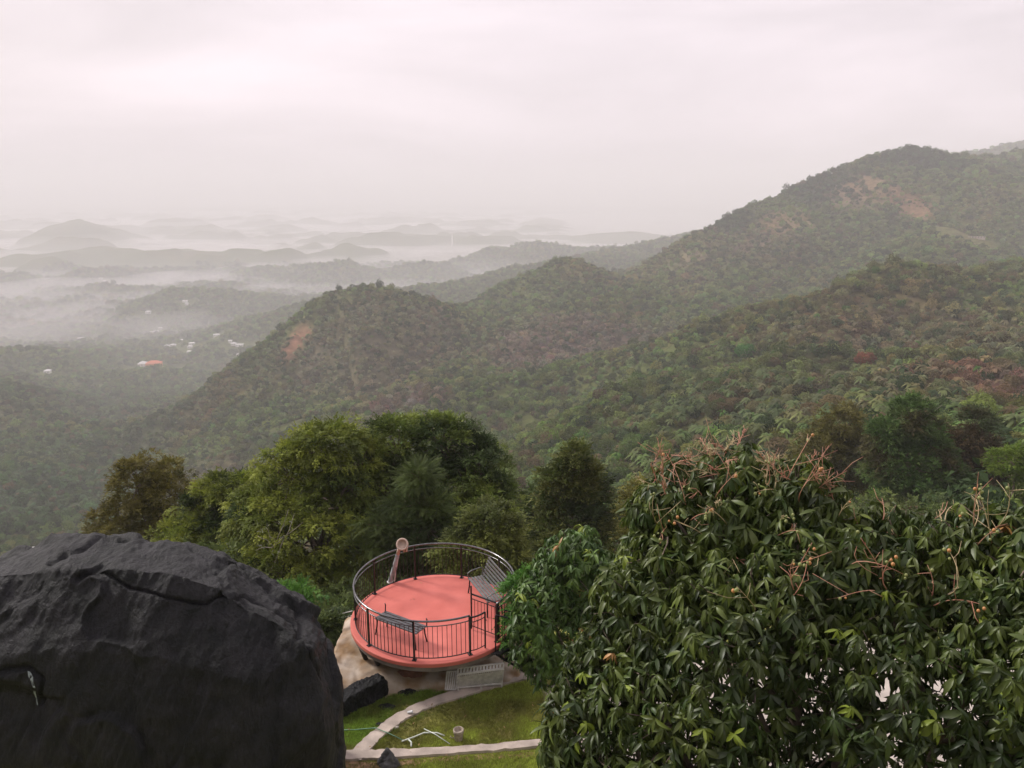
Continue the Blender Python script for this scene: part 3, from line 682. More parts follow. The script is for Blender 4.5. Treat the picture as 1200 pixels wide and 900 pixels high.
def big_disp(co, no):
    sv_ = np.array((-0.42, -0.15, -0.90)); pv = np.array((0.90, 0.10, -0.42)); qv = np.array((0.1, 0.98, -0.2))
    u, v, w_ = co @ sv_, co @ pv, co @ qv
    d = -0.05 + 0.08 * fbm(co / 2.6, 2, 71) + 0.035 * fbm(co / 0.7, 3, 73)
    # flat broken facets: nearest of scattered planes
    gq = np.random.default_rng(8); f1 = np.full(len(co), 1e9); f2 = np.full(len(co), 1e9); off = np.zeros(len(co))
    wc = co + 0.25 * np.stack((fbm(co / 0.9, 2, 61), fbm(co / 0.9, 2, 62), fbm(co / 0.9, 2, 63)), -1)
    for k in range(46):
        c_ = np.array((gq.uniform(-9.5, -2.2), gq.uniform(10.2, 15), gq.uniform(0, 6.8))); e = wc - c_; dd = np.sqrt((e @ sv_ * 0.55) ** 2 + (e @ pv) ** 2 + (e @ qv) ** 2)
        t_ = e @ np.array((gq.normal(), gq.normal(), gq.normal())) * 0.045; t_ += gq.normal() * 0.04
        cl = dd < f1; f2 = np.where(cl, f1, np.minimum(f2, dd)); off = np.where(cl, t_, off); f1 = np.where(cl, dd, f1)
    d = d + off * sstep(0.0, 0.12, f2 - f1)
    st1 = fbm(np.stack((u * 0.55, v * 3.4, w_ * 1.6), -1), 4, 75); d = d + 0.03 * st1 + 0.016 * fbm(np.stack((u * 1.6, v * 13, w_ * 5), -1), 3, 77) + 0.007 * fbm(co * 8, 3, 79)
    px, py, _ = proj(co); wob = fbm(co * 2.5, 2, 91) * 4; front = no[:, 1] < 0.35
    c = px_crack(px + wob, py + wob, [(110, 664), (150, 688), (195, 700), (240, 705), (262, 697), (290, 692), (322, 712), (350, 728), (362, 760), (375, 795)], 1.4)
    c2 = px_crack(px - wob, py + wob, [(345, 700), (356, 730), (352, 745)], 3.0)
    c3 = px_crack(px + wob, py, [(60, 660), (100, 642), (118, 630), (150, 630)], 2.2) + px_crack(px, py + wob, [(-10, 787), (30, 786), (48, 800), (40, 830)], 2.5)
    return d - (0.10 * np.clip(c, 0, 1) + 0.08 * np.clip(c2, 0, 1) + 0.09 * np.clip(c3, 0, 1)) * front
rk = [P(-70, 655, 13.3), P(0, 654, 13.3), P(40, 655, 13.2), P(72, 643, 13.0), P(105, 627, 13.0), P(150, 628, 13.0), P(215, 637, 13.2), P(262, 650, 13.4), P(303, 670, 13.6), P(335, 694, 13.5), P(358, 711, 13.2), P(380, 730, 12.9),
      P(392, 742, 12.6), P(402, 790, 12.2), P(402, 850, 12.0), P(400, 905, 11.7), P(395, 990, 11.2),
      P(-60, 672, 11.9), P(60, 668, 11.8), P(130, 664, 11.7), P(200, 668, 11.7), P(260, 688, 11.7), P(320, 722, 11.6), P(365, 760, 11.4), P(380, 850, 11.0),
      P(-70, 780, 10.9), P(60, 760, 10.9), P(180, 770, 10.8), P(290, 800, 10.8), P(-60, 900, 10.4), P(150, 900, 10.3), P(300, 920, 10.4)]
rk += [np.array((p[0] * 1.0, p[1], -0.4)) for p in (P(-60, 900, 10.2), P(150, 900, 10.2), P(300, 900, 10.3), P(395, 900, 11.0))]
rk += [np.array((-8.5, 15.2, -0.4)), np.array((-3.6, 14.6, -0.4)), np.array((-10.2, 12.5, -0.4)), np.array((-9.8, 12.5, 4.5)), np.array((-5, 15.3, 3.5)), np.array((-8, 15.6, 4.2))]
boulder = hull_rock('boulder', rk, M_rock, 0.034, big_disp, None, 'huge dark grey cracked boulder filling the lower left beside the lawn', 'boulder', 9)

from mathutils.bvhtree import BVHTree
bvh = BVHTree.FromPolygons([v.co for v in boulder.data.vertices], [p.vertices[:] for p in boulder.data.polygons]); vv = []; vf = []
for k, (px_, py_) in enumerate([(34, 787), (36, 793), (38, 799), (40, 805), (41, 812), (43, 819), (44, 826)]):
    for sx in (-1, 1):
        wd = (1.6, 2.2, 1.8, 1.5, 1.1, 0.9, 0.4)[k] * (1 + 0.3 * math.sin(k * 2.1)); q_ = P(px_ + sx * wd, py_ + sx * 0.6, 10.0); o_ = Vector((0, 0, CAMZ)); h_ = bvh.ray_cast(o_, (Vector(q_) - o_).normalized())
        vv.append(tuple(h_[0] + h_[1] * 0.006) if h_[0] is not None else tuple(q_))
for k in range(6): vf.append((2 * k, 2 * k + 1, 2 * k + 3, 2 * k + 2))
mb = MB(); mb.add(vv, vf); mb.build('mineral_vein', mat('quartz', (0.22, 0.26, 0.26), 0.7, var=0.5, scale=25), boulder)

def small_disp(s): return lambda co, no: s * fbm(co / (s * 6), 4, 95) + 0.35 * s * fbm(co / (s * 1.5), 3, 97)
# fallen dark rock lying at the boulder's foot
q0, q1 = PZ(392, 838, 0.0), PZ(452, 808, 0.05)
dirv = (q1 - q0); dirv /= np.linalg.norm(dirv); sd_ = np.array((-dirv[1], dirv[0], 0))
pts = [q0 - dirv * 0.3 + sd_ * 0.02, q0 - dirv * 0.3 - sd_ * 0.25]
for (t, w1, hh) in ((0.0, 0.24, 0.42), (0.45, 0.24, 0.52), (0.92, 0.20, 0.48), (1.0, 0.12, 0.30)):
    c = q0 * (1 - t) + q1 * t; pts += [c + sd_ * w1, c - sd_ * w1, c + sd_ * w1 * 0.6 + np.array((0, 0, hh)), c - sd_ * w1 * 0.7 + np.array((0, 0, hh * 0.85)), c - np.array((0, 0, 0.1))]
hull_rock('fallen_rock', pts, M_rock, 0.02, small_disp(0.03), None, 'black log-shaped rock lying on the grass beside the huge boulder', 'rock', 4)
c = PZ(455, 896, 0.0); pts = [c + np.array(v_) for v_ in ((-.3, 0, -.05), (.3, -.05, -.05), (0, .25, -.05), (0, -.25, -.05), (-.02, .05, .42), (.08, .0, .36), (-.15, 0, .25), (.22, 0, .12))]
hull_rock('pointed_stone', pts, mat('stone_grey', (0.08, 0.08, 0.085), 0.8, var=0.3), 0.02, small_disp(0.015), None, 'small pointed dark stone poking up at the bottom edge below the lawn', 'stone', 3)
# tan granite outcrop under the platform
pts = []
for (px, py, z) in ((398, 735, 0.75), (408, 728, 0.8), (430, 745, 0.5), (398, 770, 0.45), (402, 812, 0.03), (440, 808, 0.05), (470, 800, 0.12), (500, 792, 0.15), (530, 795, 0.1), (560, 790, 0.1), (480, 782, 0.2), (440, 770, 0.22)):
    p = PZ(px, py, z); pts.append(p)
for (x, y, z) in ((-4.4, 18.5, 0.6), (-4.6, 16.6, 0.3), (-4.5, 20.3, 0.1), (-2, 20.8, 0.15), (0.2, 19.5, 0.2), (0.2, 17, 0.05), (-2.5, 19.0, 0.5), (-4.8, 18.5, -1.6), (0.5, 19.5, -1.6), (-2, 22, -2.2), (-3.5, 16, -0.5), (0, 16.6, -0.5), (-4.6, 21.5, -2)):
    pts.append(np.array((x, y, z)))
hull_rock('granite_outcrop', pts, M_tan, 0.05, lambda co, no: 0.07 * fbm(co / 0.8, 4, 101) - 0.05 * np.clip(1 - np.abs(fbm(co / 0.9, 2, 105)) * 5, 0, 1), None, 'smooth tan granite outcrop beneath the left side of the red platform', 'outcrop', 8)
c = PZ(481, 789, 0.25)
rp_ = [c + np.array(v_) for v_ in ((-.45, -.12, -.1), (-.45, .1, -.1), (.3, .12, -.1), (.32, -.1, -.1), (-.40, 0, .05), (.28, .05, .22), (.3, -.05, .2), (-.1, 0, .12))]
hull_rock('rust_stone', rp_, mat('rust_rock', (0.16, 0.07, 0.045), 0.85, var=0.3), 0.02, small_disp(0.015), None, 'long rusty brown stone under the front edge of the deck', 'stone', 3)

# ================================================================== LAWN, PATHS, SMALL THINGS
def strip(name, pts, widths, z, mt, kind='structure', thick=0.10, jit=0.015):
    pts = [np.array(p[:2]) for p in pts]; n_ = 60
    tt = np.linspace(0, len(pts) - 1, n_); xs = np.array(pts)
    # smooth interpolation
    c = np.stack([np.interp(tt, np.arange(len(pts)), xs[:, k]) for k in (0, 1)], -1)
    for _ in range(6): c[1:-1] = (c[:-2] + 2 * c[1:-1] + c[2:]) / 4
    wd = np.interp(tt, np.arange(len(pts)), widths)
    d = np.gradient(c, axis=0); d /= np.linalg.norm(d, axis=1)[:, None]; nn = np.stack((-d[:, 1], d[:, 0]), -1)
    v = []; f = []
    for i in range(n_):
        j1, j2 = rng.normal() * jit, rng.normal() * jit
        a = c[i] + nn[i] * (wd[i] / 2 + j1); b = c[i] - nn[i] * (wd[i] / 2 + j2)
        v += [(*a, -0.05), (*(a - nn[i] * 0.015), z), (*(b + nn[i] * 0.015), z), (*b, -0.05)]
    for i in range(n_ - 1):
        q = i * 4
        for k in range(3): f.append((q + k, q + k + 1, q + k + 5, q + k + 4))
    mb = MB(); mb.add(v, f); o = mb.build(name, mt); tag(o, kind=kind); return o
g = lambda x, y: PZ(x, y, 0.0)
strip('path', [g(415, 890), g(437, 866), g(466, 843), g(500, 826), g(550, 810), g(596, 797), g(640, 786)], [0.36, 0.36, 0.34, 0.32, 0.34, 0.36, 0.4], 0.05, M_conc)
strip('garden_path', [g(380, 888), g(430, 886), g(480, 884), g(560, 879), g(640, 872), g(700, 866)], [0.30, 0.30, 0.26, 0.24, 0.24, 0.24], 0.06, M_conc)
M_yard = mat('pale_concrete', (0.46, 0.41, 0.36), 0.9, var=0.15, scale=1.5, bump=0.3, bscale=15, bdist=0.01)
yp = [(1.15, 14.6), (0.85, 15.5), (0.75, 16.7), (2.0, 18.3), (9, 19), (16, 18.5), (16, 4), (3.0, 4), (2.2, 12.4), (1.6, 13.7)]
mb = MB(); mb.add([(x, y, 0.012) for x, y in yp] + [(x, y, -0.1) for x, y in yp], [tuple(range(len(yp)))[::-1]] + [(i, (i + 1) % len(yp), (i + 1) % len(yp) + len(yp), i + len(yp)) for i in range(len(yp))])
o = mb.build('paved_yard', M_yard); tag(o, kind='structure')
# soil band along the front path
M_soil = mat('soil', (0.30, 0.19, 0.11), 0.95, var=0.3, scale=6, bump=0.6, bscale=20)
strip('soil_strip', [g(400, 899), g(440, 897), g(520, 890), g(640, 884)], [0.35, 0.2, 0.14, 0.2], 0.008, M_soil)

# grass blades
def on_strip(x, y):
    px, py, _ = proj(np.stack((x, y, np.zeros_like(x)), -1)); hit = np.zeros(x.shape, bool)
    for poly in ([(415, 890), (437, 866), (466, 843), (500, 826), (550, 810), (596, 797), (640, 786)], [(380, 888), (430, 886), (480, 884), (560, 879), (640, 872), (700, 866)]):
        hit |= px_crack(px, py, poly, 7.0) > 0.45
    return hit
n = 300000
gx = rng.uniform(-5.2, 3.2, n); gy = rng.uniform(12.3, 18.4, n)
pn = fbm(np.stack((gx, gy), -1) / 0.8, 3, 111)
px, py, _ = proj(np.stack((gx, gy, np.zeros(n)), -1))
ok = ~on_strip(gx, gy) & (rng.random(n) < 0.72 - 0.45 * sstep(0.2, 0.9, pn)) & ~((gx > 1.0 - (gy - 15) * 0.1) & (gy > 13.0)) & (px > 300)
ok &= ~((px < 480) & (py < 800 + (480 - px) * 0.05)) & (py > 790)
gx, gy, pn = gx[ok], gy[ok], pn[ok]; n = len(gx)
BL = (np.array([(-0.10, 0, 0), (0.10, 0, 0), (0.12, 0.12, 0.6), (0.03, 0.25, 1.0), (0.35, 0.1, 0), (0.45, 0.1, 0), (0.55, 0.0, 0.75), (-0.4, 0.15, 0), (-0.3, 0.15, 0), (-0.5, 0.1, 0.8)]), [(0, 1, 2, 3), (4, 5, 6), (7, 8, 9)])
ang = rng.uniform(0, 2 * math.pi, n); sc = rng.uniform(0.03, 0.075, n)
Mz = np.zeros((n, 3, 3)); Mz[:, 0, 0] = np.cos(ang) * sc; Mz[:, 0, 1] = -np.sin(ang) * sc; Mz[:, 1, 0] = np.sin(ang) * sc; Mz[:, 1, 1] = np.cos(ang) * sc; Mz[:, 2, 2] = sc * rng.uniform(0.6, 1.3, n)
t = rng.random(n)[:, None]; yl = sstep(-0.2, 0.7, pn)[:, None]
px, py, _ = proj(np.stack((gx, gy, np.zeros(n)), -1))
back = (py < 880 - (px - 418) * 0.46)[:, None]     # greener patch behind the curved path
gc = np.where(back, np.array([[0.26, 0.38, 0.07]]), np.array([[0.37, 0.43, 0.09]])) * (0.65 + 0.8 * t)
gc = gc * (1 - yl * 0.6) + np.array([[0.21, 0.17, 0.07]]) * yl * 0.6
o = mobj('grass', scatter_mesh('grass', BL, Mz, np.stack((gx, gy, np.zeros(n) - 0.002), -1), gc), M_leafm); tag(o, kind='stuff')

# dry leaves lying about on lawn, paths and deck
n = 150; lx = rng.uniform(-4.4, 1.0, n); ly = rng.uniform(13.0, 16.6, n); lz = np.full(n, 0.055); k_ = rng.random(n) < 0.12; aa_ = rng.uniform(0, 6.28, n); rr2 = RR_ * np.sqrt(rng.random(n)) * 0.93
lx = np.where(k_, CX + rr2 * np.cos(aa_), lx); ly = np.where(k_, CYY + rr2 * np.sin(aa_), ly); lz = np.where(k_, DZ + 0.012, lz)
Ml = rand_rot(n, rng); Ml[:, 2, :] *= 0.15; Ml = Ml * rng.uniform(0.05, 0.11, n)[:, None, None]
o = mobj('fallen_leaves', scatter_mesh('fallen_leaves', T_mango(), Ml, np.stack((lx, ly, lz), -1), np.array((0.30, 0.19, 0.09)) * rng.uniform(0.4, 1.4, (n, 1))), M_leafm); tag(o, kind='stuff')

# flower pot / stump
M_pot = mat('pot', (0.40, 0.34, 0.28), 0.8, var=0.25, scale=14)
c = PZ(537.5, 867, 0.0); pot = empty('plant_pot', (c[0], c[1], 0), 'pale upturned pot standing on the lawn between the two paths', 'pot')
mb = MB(); mb.lathe((c[0], c[1], 0), [(0.085, 0.0), (0.095, 0.03), (0.105, 0.2), (0.12, 0.21), (0.12, 0.27), (0.105, 0.28), (0.095, 0.25), (0.09, 0.2)], 20); mb.build('body', M_pot, pot, True)
mb = MB(); mb.tube([(c[0] - 0.09, c[1], 0.05), (c[0] - 0.17, c[1] - 0.03, 0.08), (c[0] - 0.18, c[1] - 0.04, 0.13)], 0.012, 6); mb.build('spout', M_pot, pot, True)
# hose and pvc pipes
M_hose = mat('hose_green', (0.16, 0.30, 0.20), 0.5); M_pvc = mat('pvc', (0.62, 0.66, 0.60), 0.4)
mb = MB(); mb.tube([g(385, 858) + (0, 0, .05), g(415, 857) + (0, 0, .04), g(440, 857) + (0, 0, .09), g(455, 863) + (0, 0, .09), g(472, 869) + (0, 0, .04)], 0.012, 6); tag(mb.build('hose', M_hose, smooth=True), 'thin green hose running from the boulder across the curved path', 'hose')
mb = MB(); mb.tube([g(471, 871) + (0, 0, .05), g(485, 866) + (0, 0, .05), g(497, 861) + (0, 0, .05), g(512, 861) + (0, 0, .05), g(521, 864) + (0, 0, .04)], 0.018, 6); mb.tube([g(479, 869) + (0, 0, .05), g(482, 872) + (0, 0, .05), g(482, 877) + (0, 0, .05)], 0.02, 6)
tag(mb.build('water_pipe', M_pvc, smooth=True), 'bent white pipe with a tee piece lying on the lawn', 'pipe')
mb = MB(); mb.tube([g(497, 858) + (0, 0, .09), g(510, 864) + (0, 0, .08), g(527, 874) + (0, 0, .05)], 0.012, 6); tag(mb.build('water_pipe', M_pvc, smooth=True), 'thin straight pipe lying across the bent white one', 'pipe')
M_white = mat('white_plastic', (0.75, 0.76, 0.78), 0.4)
c = PZ(481, 836, 0.05); cup = empty('paper_cup', (c[0], c[1], 0.05), 'small white cup lying at the edge of the curved path', 'cup')
Mc = Matrix.Rotation(R(80), 3, 'Y'); mb = MB(); mb.lathe((c[0], c[1], 0.09), [(0.025, -0.07), (0.036, 0.05), (0.04, 0.055), (0.033, 0.055), (0.024, -0.06)], 16, Mc); mb.build('body', M_white, cup, True)
c = PZ(463, 853, 0.0); 
hull_rock('stone', [c + np.array(v_) for v_ in ((-.12, 0, 0), (.12, 0, 0), (0, .06, 0), (0, -.06, 0), (-.08, 0, .06), (.09, 0, .05))], mat('stone_pale', (0.55, 0.5, 0.45), 0.85), 0.012, small_disp(0.006), None, 'small pale flat stone beside the curved path', 'stone', 2)
for i, (px_, py_, s_, lb) in enumerate(((454, 829, 1.0, 'dark flat stone half sunk in grass above the curved path'), (475, 811, 1.3, 'wide dark flat stone half sunk in grass near the outcrop'), (449, 850, 0.8, 'small dark stone touching the outer edge of the curved path'))):
    c = PZ(px_, py_, 0.0)
    hull_rock('flat_stone', [c + s_ * np.array(v_) for v_ in ((-.3, 0, -.03), (.3, .02, -.03), (0, .2, -.03), (.05, -.2, -.03), (-.2, .03, .07), (.18, 0, .06), (0, .1, .05))], M_rock, 0.02, small_disp(0.012), None, lb, 'stone', 2)
# thin wire fence left of platform
fc = empty('wire_fence', tuple(P(398, 722, 19.0)), 'low thin wire rail between the boulder and the red platform', 'fence')
mb = MB()
for dz in (0, -0.14): mb.tube([P(360, 728, 19.5) + (0, 0, dz), P(388, 722, 19.5) + (0, 0, dz), P(413, 716, 19.5) + (0, 0, dz)], 0.012, 6)
mb.build('rail', M_grey, fc)
for px_ in (366, 392): 
    a_ = P(px_, 726 - (px_ - 366) * 0.2, 19.5); mb = MB(); mb.tube([a_, (a_[0], a_[1], -0.6)], 0.02, 6); mb.build('post', M_black, fc)

# ================================================================== NEAR TREES (mango)
def rosettes(pos, nor, g_, leaf_len, nleaf=10, tint=None, droop=1.1, upb=0.45):
    n = len(pos); ax = nor * (1 - upb) + np.array((0, 0, upb)); ax = ax + g_.normal(size=(n, 3)) * 0.25; ax /= np.linalg.norm(ax, axis=1)[:, None]
    t1 = np.cross(ax, g_.normal(size=(n, 3))); t1 /= np.linalg.norm(t1, axis=1)[:, None]; t2 = np.cross(ax, t1)
    K = nleaf; k = np.arange(K)[None, :]; a = k * 2.399 + g_.random((n, 1)) * 6.28 + g_.normal(size=(n, K)) * 0.2
    el = g_.normal(0.28, 0.3, (n, K))
    rad = np.cos(a)[..., None] * t1[:, None] + np.sin(a)[..., None] * t2[:, None]
    d = rad * np.cos(el)[..., None] + ax[:, None] * np.sin(el)[..., None]; d[..., 2] -= droop * g_.uniform(0.5, 1.5, (n, K))
    d = d.reshape(-1, 3); axr = np.repeat(ax, K, 0); M = frames(d, axr + g_.normal(size=(n * K, 3)) * 0.25)
    L_ = leaf_len * g_.uniform(0.6, 1.25, n * K) * np.repeat(g_.uniform(0.65, 1.25, n), K)
    base = np.repeat(pos, K, 0) - axr * (g_.random(n * K) * 0.06)[:, None]
    tt = np.repeat(tint, K, 0) * g_.uniform(0.75, 1.3, (n * K, 1)); keep_ = g_.random(n * K) < 0.88
    S = np.stack((L_, L_ * g_.uniform(0.8, 1.15, n * K), L_ * g_.uniform(0.5, 1.9, n * K)), -1)
    return (M * S[:, None, :])[keep_], base[keep_], tt[keep_]
def mango(name, lobes, n, leaf_len, label, cat, base, fork, g_, tones, young=0.03, depth=0.4, r0=0.16, nleaf=10, bulk=0.4):
    root = empty(name, tuple(base), label, cat); b0 = np.array(base, float)
    pos, nor = lobe_points(lobes, n, g_, depth, 0.86, 0.16, 2.6)
    nn = fbm(pos / 0.8, 2, 121); tones = np.array(tones)
    k = g_.random(n); tint = tones[0] * (1 - k[:, None]) + tones[1] * k[:, None]; dk = sstep(0.0, 0.9, nn)[:, None]; tint = tint * (1 - dk * 0.5) + tones[2] * dk * 0.5
    yo = (g_.random(n) < young) & (nor[:, 2] > -0.2); tint[yo] = np.array((0.26, 0.34, 0.045)) * g_.uniform(0.6, 1.15, (yo.sum(), 1))
    od = (g_.random(n) < young * 0.2); tint[od] = np.array((0.36, 0.20, 0.07))
    M, bp_, tt = rosettes(pos, nor, g_, leaf_len, nleaf, tint)
    o = mobj('crown', scatter_mesh('crown', MANGO, M, bp_ - b0, tt), M_leaf, root)
    mb = MB(); rnd = random.Random(5)
    limbs(mb, base, fork, [l[:3] for l in lobes], r0, 0, rnd, 0.5)
    # twigs to a share of the rosettes
    lc = np.array([l[:3] for l in lobes])
    for i in range(0, n, 7):
        j = np.argmin(((lc - pos[i]) ** 2).sum(1)); s = lc[j] * 0.45 + pos[i] * 0.55
        mb.tube([s, (s + pos[i]) / 2 + g_.normal(size=3) * 0.03, pos[i]], [0.012, 0.009, 0.006], 4, cap=False)
    mb.build('trunk', M_bark, root, True)
    return root, pos, nor
G = 'tones'
big_l = px_lobes([(850, 612, 8.6, 96, 88), (928, 596, 8.3, 58, 72), (790, 606, 8.8, 50, 70), (770, 650, 8.8, 42, 80), (960, 672, 7.9, 95, 95), (1055, 705, 7.6, 105, 112), (1150, 690, 7.3, 75, 100), (1215, 670, 7.0, 80, 88),
                  (890, 760, 7.4, 125, 120), (768, 735, 8.1, 72, 105), (1040, 830, 6.9, 150, 130), (1190, 820, 6.5, 120, 150), (815, 850, 7.1, 110, 110), (700, 850, 7.5, 68, 68), (730, 790, 7.8, 75, 60), (680, 905, 7.4, 50, 60),
                  (920, 930, 6.5, 170, 100), (1130, 960, 6.2, 170, 110), (760, 960, 6.9, 120, 80), (1330, 760, 6.4, 130, 170)])
gm = np.random.default_rng(21)
base = (3.0, 6.6, 0.0); fork = (2.9, 6.9, 4.3)
mt, mpos, mnor = mango('mango_tree', big_l, 8200, 0.165, 'large dark green mango tree in front with pinkish flower stalks and small fruit', 'tree', base, fork, gm,
                       [(0.036, 0.066, 0.015), (0.115, 0.150, 0.030), (0.018, 0.032, 0.010)], 0.022, 0.42, 0.17)
# flower stalks over the crown
def stalk(g_, p, d, L_, nb=6, curl=0.2):
    mb = MB(); pts = []; q = np.array(p, float); d = np.array(d, float) / np.linalg.norm(d); c = g_.normal(size=3) * curl
    for i in range(7): pts.append(q.copy()); q = q + d * L_ / 6; d = d + c * 0.25; d /= np.linalg.norm(d)
    mb.tube(pts, [0.006 - 0.0006 * i for i in range(7)], 5)
    for _ in range(nb):
        i = g_.integers(1, 6); e = np.array(pts[i]) + (d + g_.normal(size=3) * 0.8) * L_ * g_.uniform(0.12, 0.35)
        mid = (np.array(pts[i]) + e) / 2 + g_.normal(size=3) * 0.015; mb.tube([pts[i], mid, e], [0.0035, 0.003, 0.002], 4)
    return mb, pts
gp = np.random.default_rng(5)
M_pink = mat('pink_stalk', (0.47, 0.19, 0.13), 0.65, var=0.35, scale=5, color2=(0.58, 0.33, 0.22)); M_paleb = mat('pale_stalk', (0.46, 0.36, 0.20), 0.65, var=0.3, scale=5)
ppx, ppy, _ = proj(mpos)
vis_ = (mnor[:, 1] < 0.3)
top_i = [i for i in np.where((mnor[:, 2] > 0.45) & (ppx > 745) & (ppx < 985) & (ppy < 592))[0]]
top_l = [i for i in top_i if ppx[i] < 870 and ppy[i] < 575] * 2 + top_i
side_i = [i for i in np.where(vis_ & (ppx > 740) & (ppx < 1200) & (ppy > 555) & (ppy < 720) & (mnor[:, 1] < -0.2))[0]]
far_i = [i for i in np.where((mnor[:, 2] > 0.5) & (ppx > 985) & (ppx < 1230) & (ppy < 625))[0]]
m_fruit = [mat('fruit_green', (0.24, 0.27, 0.09), 0.4), mat('fruit_orange', (0.50, 0.24, 0.09), 0.4)]
FR = MB(); FR.lathe((0, 0, 0), [(0.001, -0.95), (0.5, -0.85), (0.87, -0.45), (1.0, 0.0), (0.85, 0.5), (0.5, 0.83), (0.001, 0.95)], 12)
fm = []
for mm_ in m_fruit:
    me_ = bpy.data.meshes.new('fruit'); me_.from_pydata(FR.v, [], FR.f); me_.polygons.foreach_set('use_smooth', [True] * len(me_.polygons)); me_.materials.append(mm_); fm.append(me_)
mloc = np.array(mt.location)
def fruit(p, r, k):
    o = bpy.data.objects.new('fruit', fm[k]); o.location = tuple(np.array(p) - mloc); o.scale = (r, r, r * 1.15); link(o, mt)
nst = 0
for i in list(gp.choice(top_l, 52)):
    d = mnor[i] * 0.25 + gp.normal(size=3) * 0.55 + np.array((0, 0, 0.35)); L_ = gp.uniform(0.16, 0.42)
    mb, pts = stalk(gp, mpos[i] + np.array((0, 0, 0.03)), d, L_, 11); mb.build('flower_stalk', M_pink if gp.random() < 0.7 else M_paleb, mt, True); nst += 1
for i in list(gp.choice(side_i, 34)):
    d = mnor[i] * 0.7 + gp.normal(size=3) * 0.35 + np.array((0, 0, -0.1)); L_ = gp.uniform(0.28, 0.65)
    mb, pts = stalk(gp, mpos[i] + mnor[i] * 0.03, d + np.array((0, 0, 0.5)), L_, 3, 0.55); mb.build('flower_stalk', M_pink if gp.random() < 0.55 else M_paleb, mt, True)
    e = np.array(pts[-1])
    for _ in range(gp.integers(1, 5)): fruit(e + gp.normal(size=3) * 0.03 - np.array((0, 0, 0.03)), gp.uniform(0.010, 0.02), int(gp.random() < 0.3))
for i in list(gp.choice(far_i, 12)):
    d = gp.normal(size=3) * 0.5 + np.array((0, 0, 0.4)); mb, pts = stalk(gp, mpos[i], d, gp.uniform(0.15, 0.35), 2, 0.3); mb.build('flower_stalk', M_paleb if gp.random() < 0.6 else M_pink, mt, True)

gs_ = np.random.default_rng(33)
sm_l = px_lobes([(672, 668, 15.2, 50, 52), (640, 712, 15.0, 44, 48), (700, 705, 15.0, 36, 60), (665, 755, 14.8, 58, 46), (622, 745, 14.9, 24, 38), (705, 765, 14.8, 40, 45)])
st_t, spos, snor = mango('mango_tree', sm_l, 1500, 0.21, 'smaller bright green mango tree hiding the right edge of the red platform', 'tree', (1.35, 14.3, 0.0), (1.3, 14.3, 1.9), gs_,
      [(0.055, 0.115, 0.026), (0.12, 0.195, 0.042), (0.028, 0.062, 0.020)], 0.03, 0.45, 0.09, 9)

# ================================================================== MIDDLE TREES
def leafy(name, lobes, nclump, per, sprig_len, label, cat, base, fork, seed, tones, T=SPRIG, r0=0.2, clump_r=0.45, depth=0.35, group=None, barkm=None, sub=2, flat=0.75, hang=0.0, extra=None):
    """trunk with limbs and a crown of leaf sprigs gathered in uneven clumps"""
    g_ = np.random.default_rng(seed); root = empty(name, tuple(base), label, cat, group); b0 = np.array(base, float)
    cp, cn = lobe_points(lobes, nclump, g_, depth, 0.78, 0.22, 2.2)
    cr_ = clump_r * g_.uniform(0.5, 1.6, nclump)
    d = g_.normal(size=(nclump, per, 3)); d[..., 2] = np.abs(d[..., 2]) * 0.8 + d[..., 2] * 0.2; d /= np.linalg.norm(d, axis=2)[..., None]
    rr = g_.uniform(0.35, 1.0, (nclump, per)) ** 0.6
    p = cp[:, None] + d * (cr_[:, None] * rr)[..., None] * np.array((1, 1, flat)); out_ = d * 0.8 + cn[:, None] * 0.5
    out_[..., 2] -= 0.15 + hang; keep_ = (g_.random((nclump, per)) < g_.uniform(0.55, 1.0, (nclump, 1))).ravel()
    p = p.reshape(-1, 3)[keep_]; dd = (out_.reshape(-1, 3) + g_.normal(size=(nclump * per, 3)) * 0.35)[keep_]
    M = frames(dd, np.array((0, 0, 1.0)) + g_.normal(size=(len(dd), 3)) * 0.4) * (sprig_len * g_.uniform(0.6, 1.3, len(dd)))[:, None, None]
    tn_ = np.array(tones); k = g_.random(nclump)[:, None]; ct = tn_[0] * (1 - k) + tn_[1] * k; k2 = sstep(0.1, 0.8, fbm(cp / (clump_r * 5), 2, seed))[:, None]; ct = ct * (1 - k2) + tn_[2] * k2
    tt = np.repeat(ct, per, 0)[keep_] * g_.uniform(0.7, 1.35, (len(dd), 1))
    me_ = scatter_mesh('crown', T, M, p - b0, tt)
    mobj('crown', me_, M_leafm, root)
    mb = MB(); rnd = random.Random(seed); limbs(mb, base, fork, [l[:3] for l in lobes], r0, sub, rnd, 0.4)
    for i in range(0, nclump, 3):
        j = np.argmin(((np.array([l[:3] for l in lobes]) - cp[i]) ** 2).sum(1)); s = np.array(lobes[j][:3])
        mb.tube([s, (s + cp[i]) / 2 + g_.normal(size=3) * 0.1, cp[i]], [r0 * 0.16, r0 * 0.11, r0 * 0.05], 4, cap=False)
    mb.build('trunk', barkm or M_bark, root, True)
    return root
def gz(x, y): return float(Hq(np.array([x]), np.array([y]))[0])
def based(px, Y, py=600): p = P(px, py, Y); return (p[0], Y, gz(p[0], Y) - 0.3)
def forked(px, py, Y): return tuple(P(px, py, Y))
OL = [(0.125, 0.115, 0.030), (0.19, 0.165, 0.04), (0.08, 0.09, 0.026)]
YG = [(0.135, 0.180, 0.030), (0.26, 0.290, 0.046), (0.045, 0.070, 0.020)]  # third tone darkened: shadow between clumps painted into the leaf colour
MG = [(0.130, 0.190, 0.038), (0.250, 0.300, 0.060), (0.050, 0.080, 0.024)]  # dark third tone again paints shadowed gaps into the crown
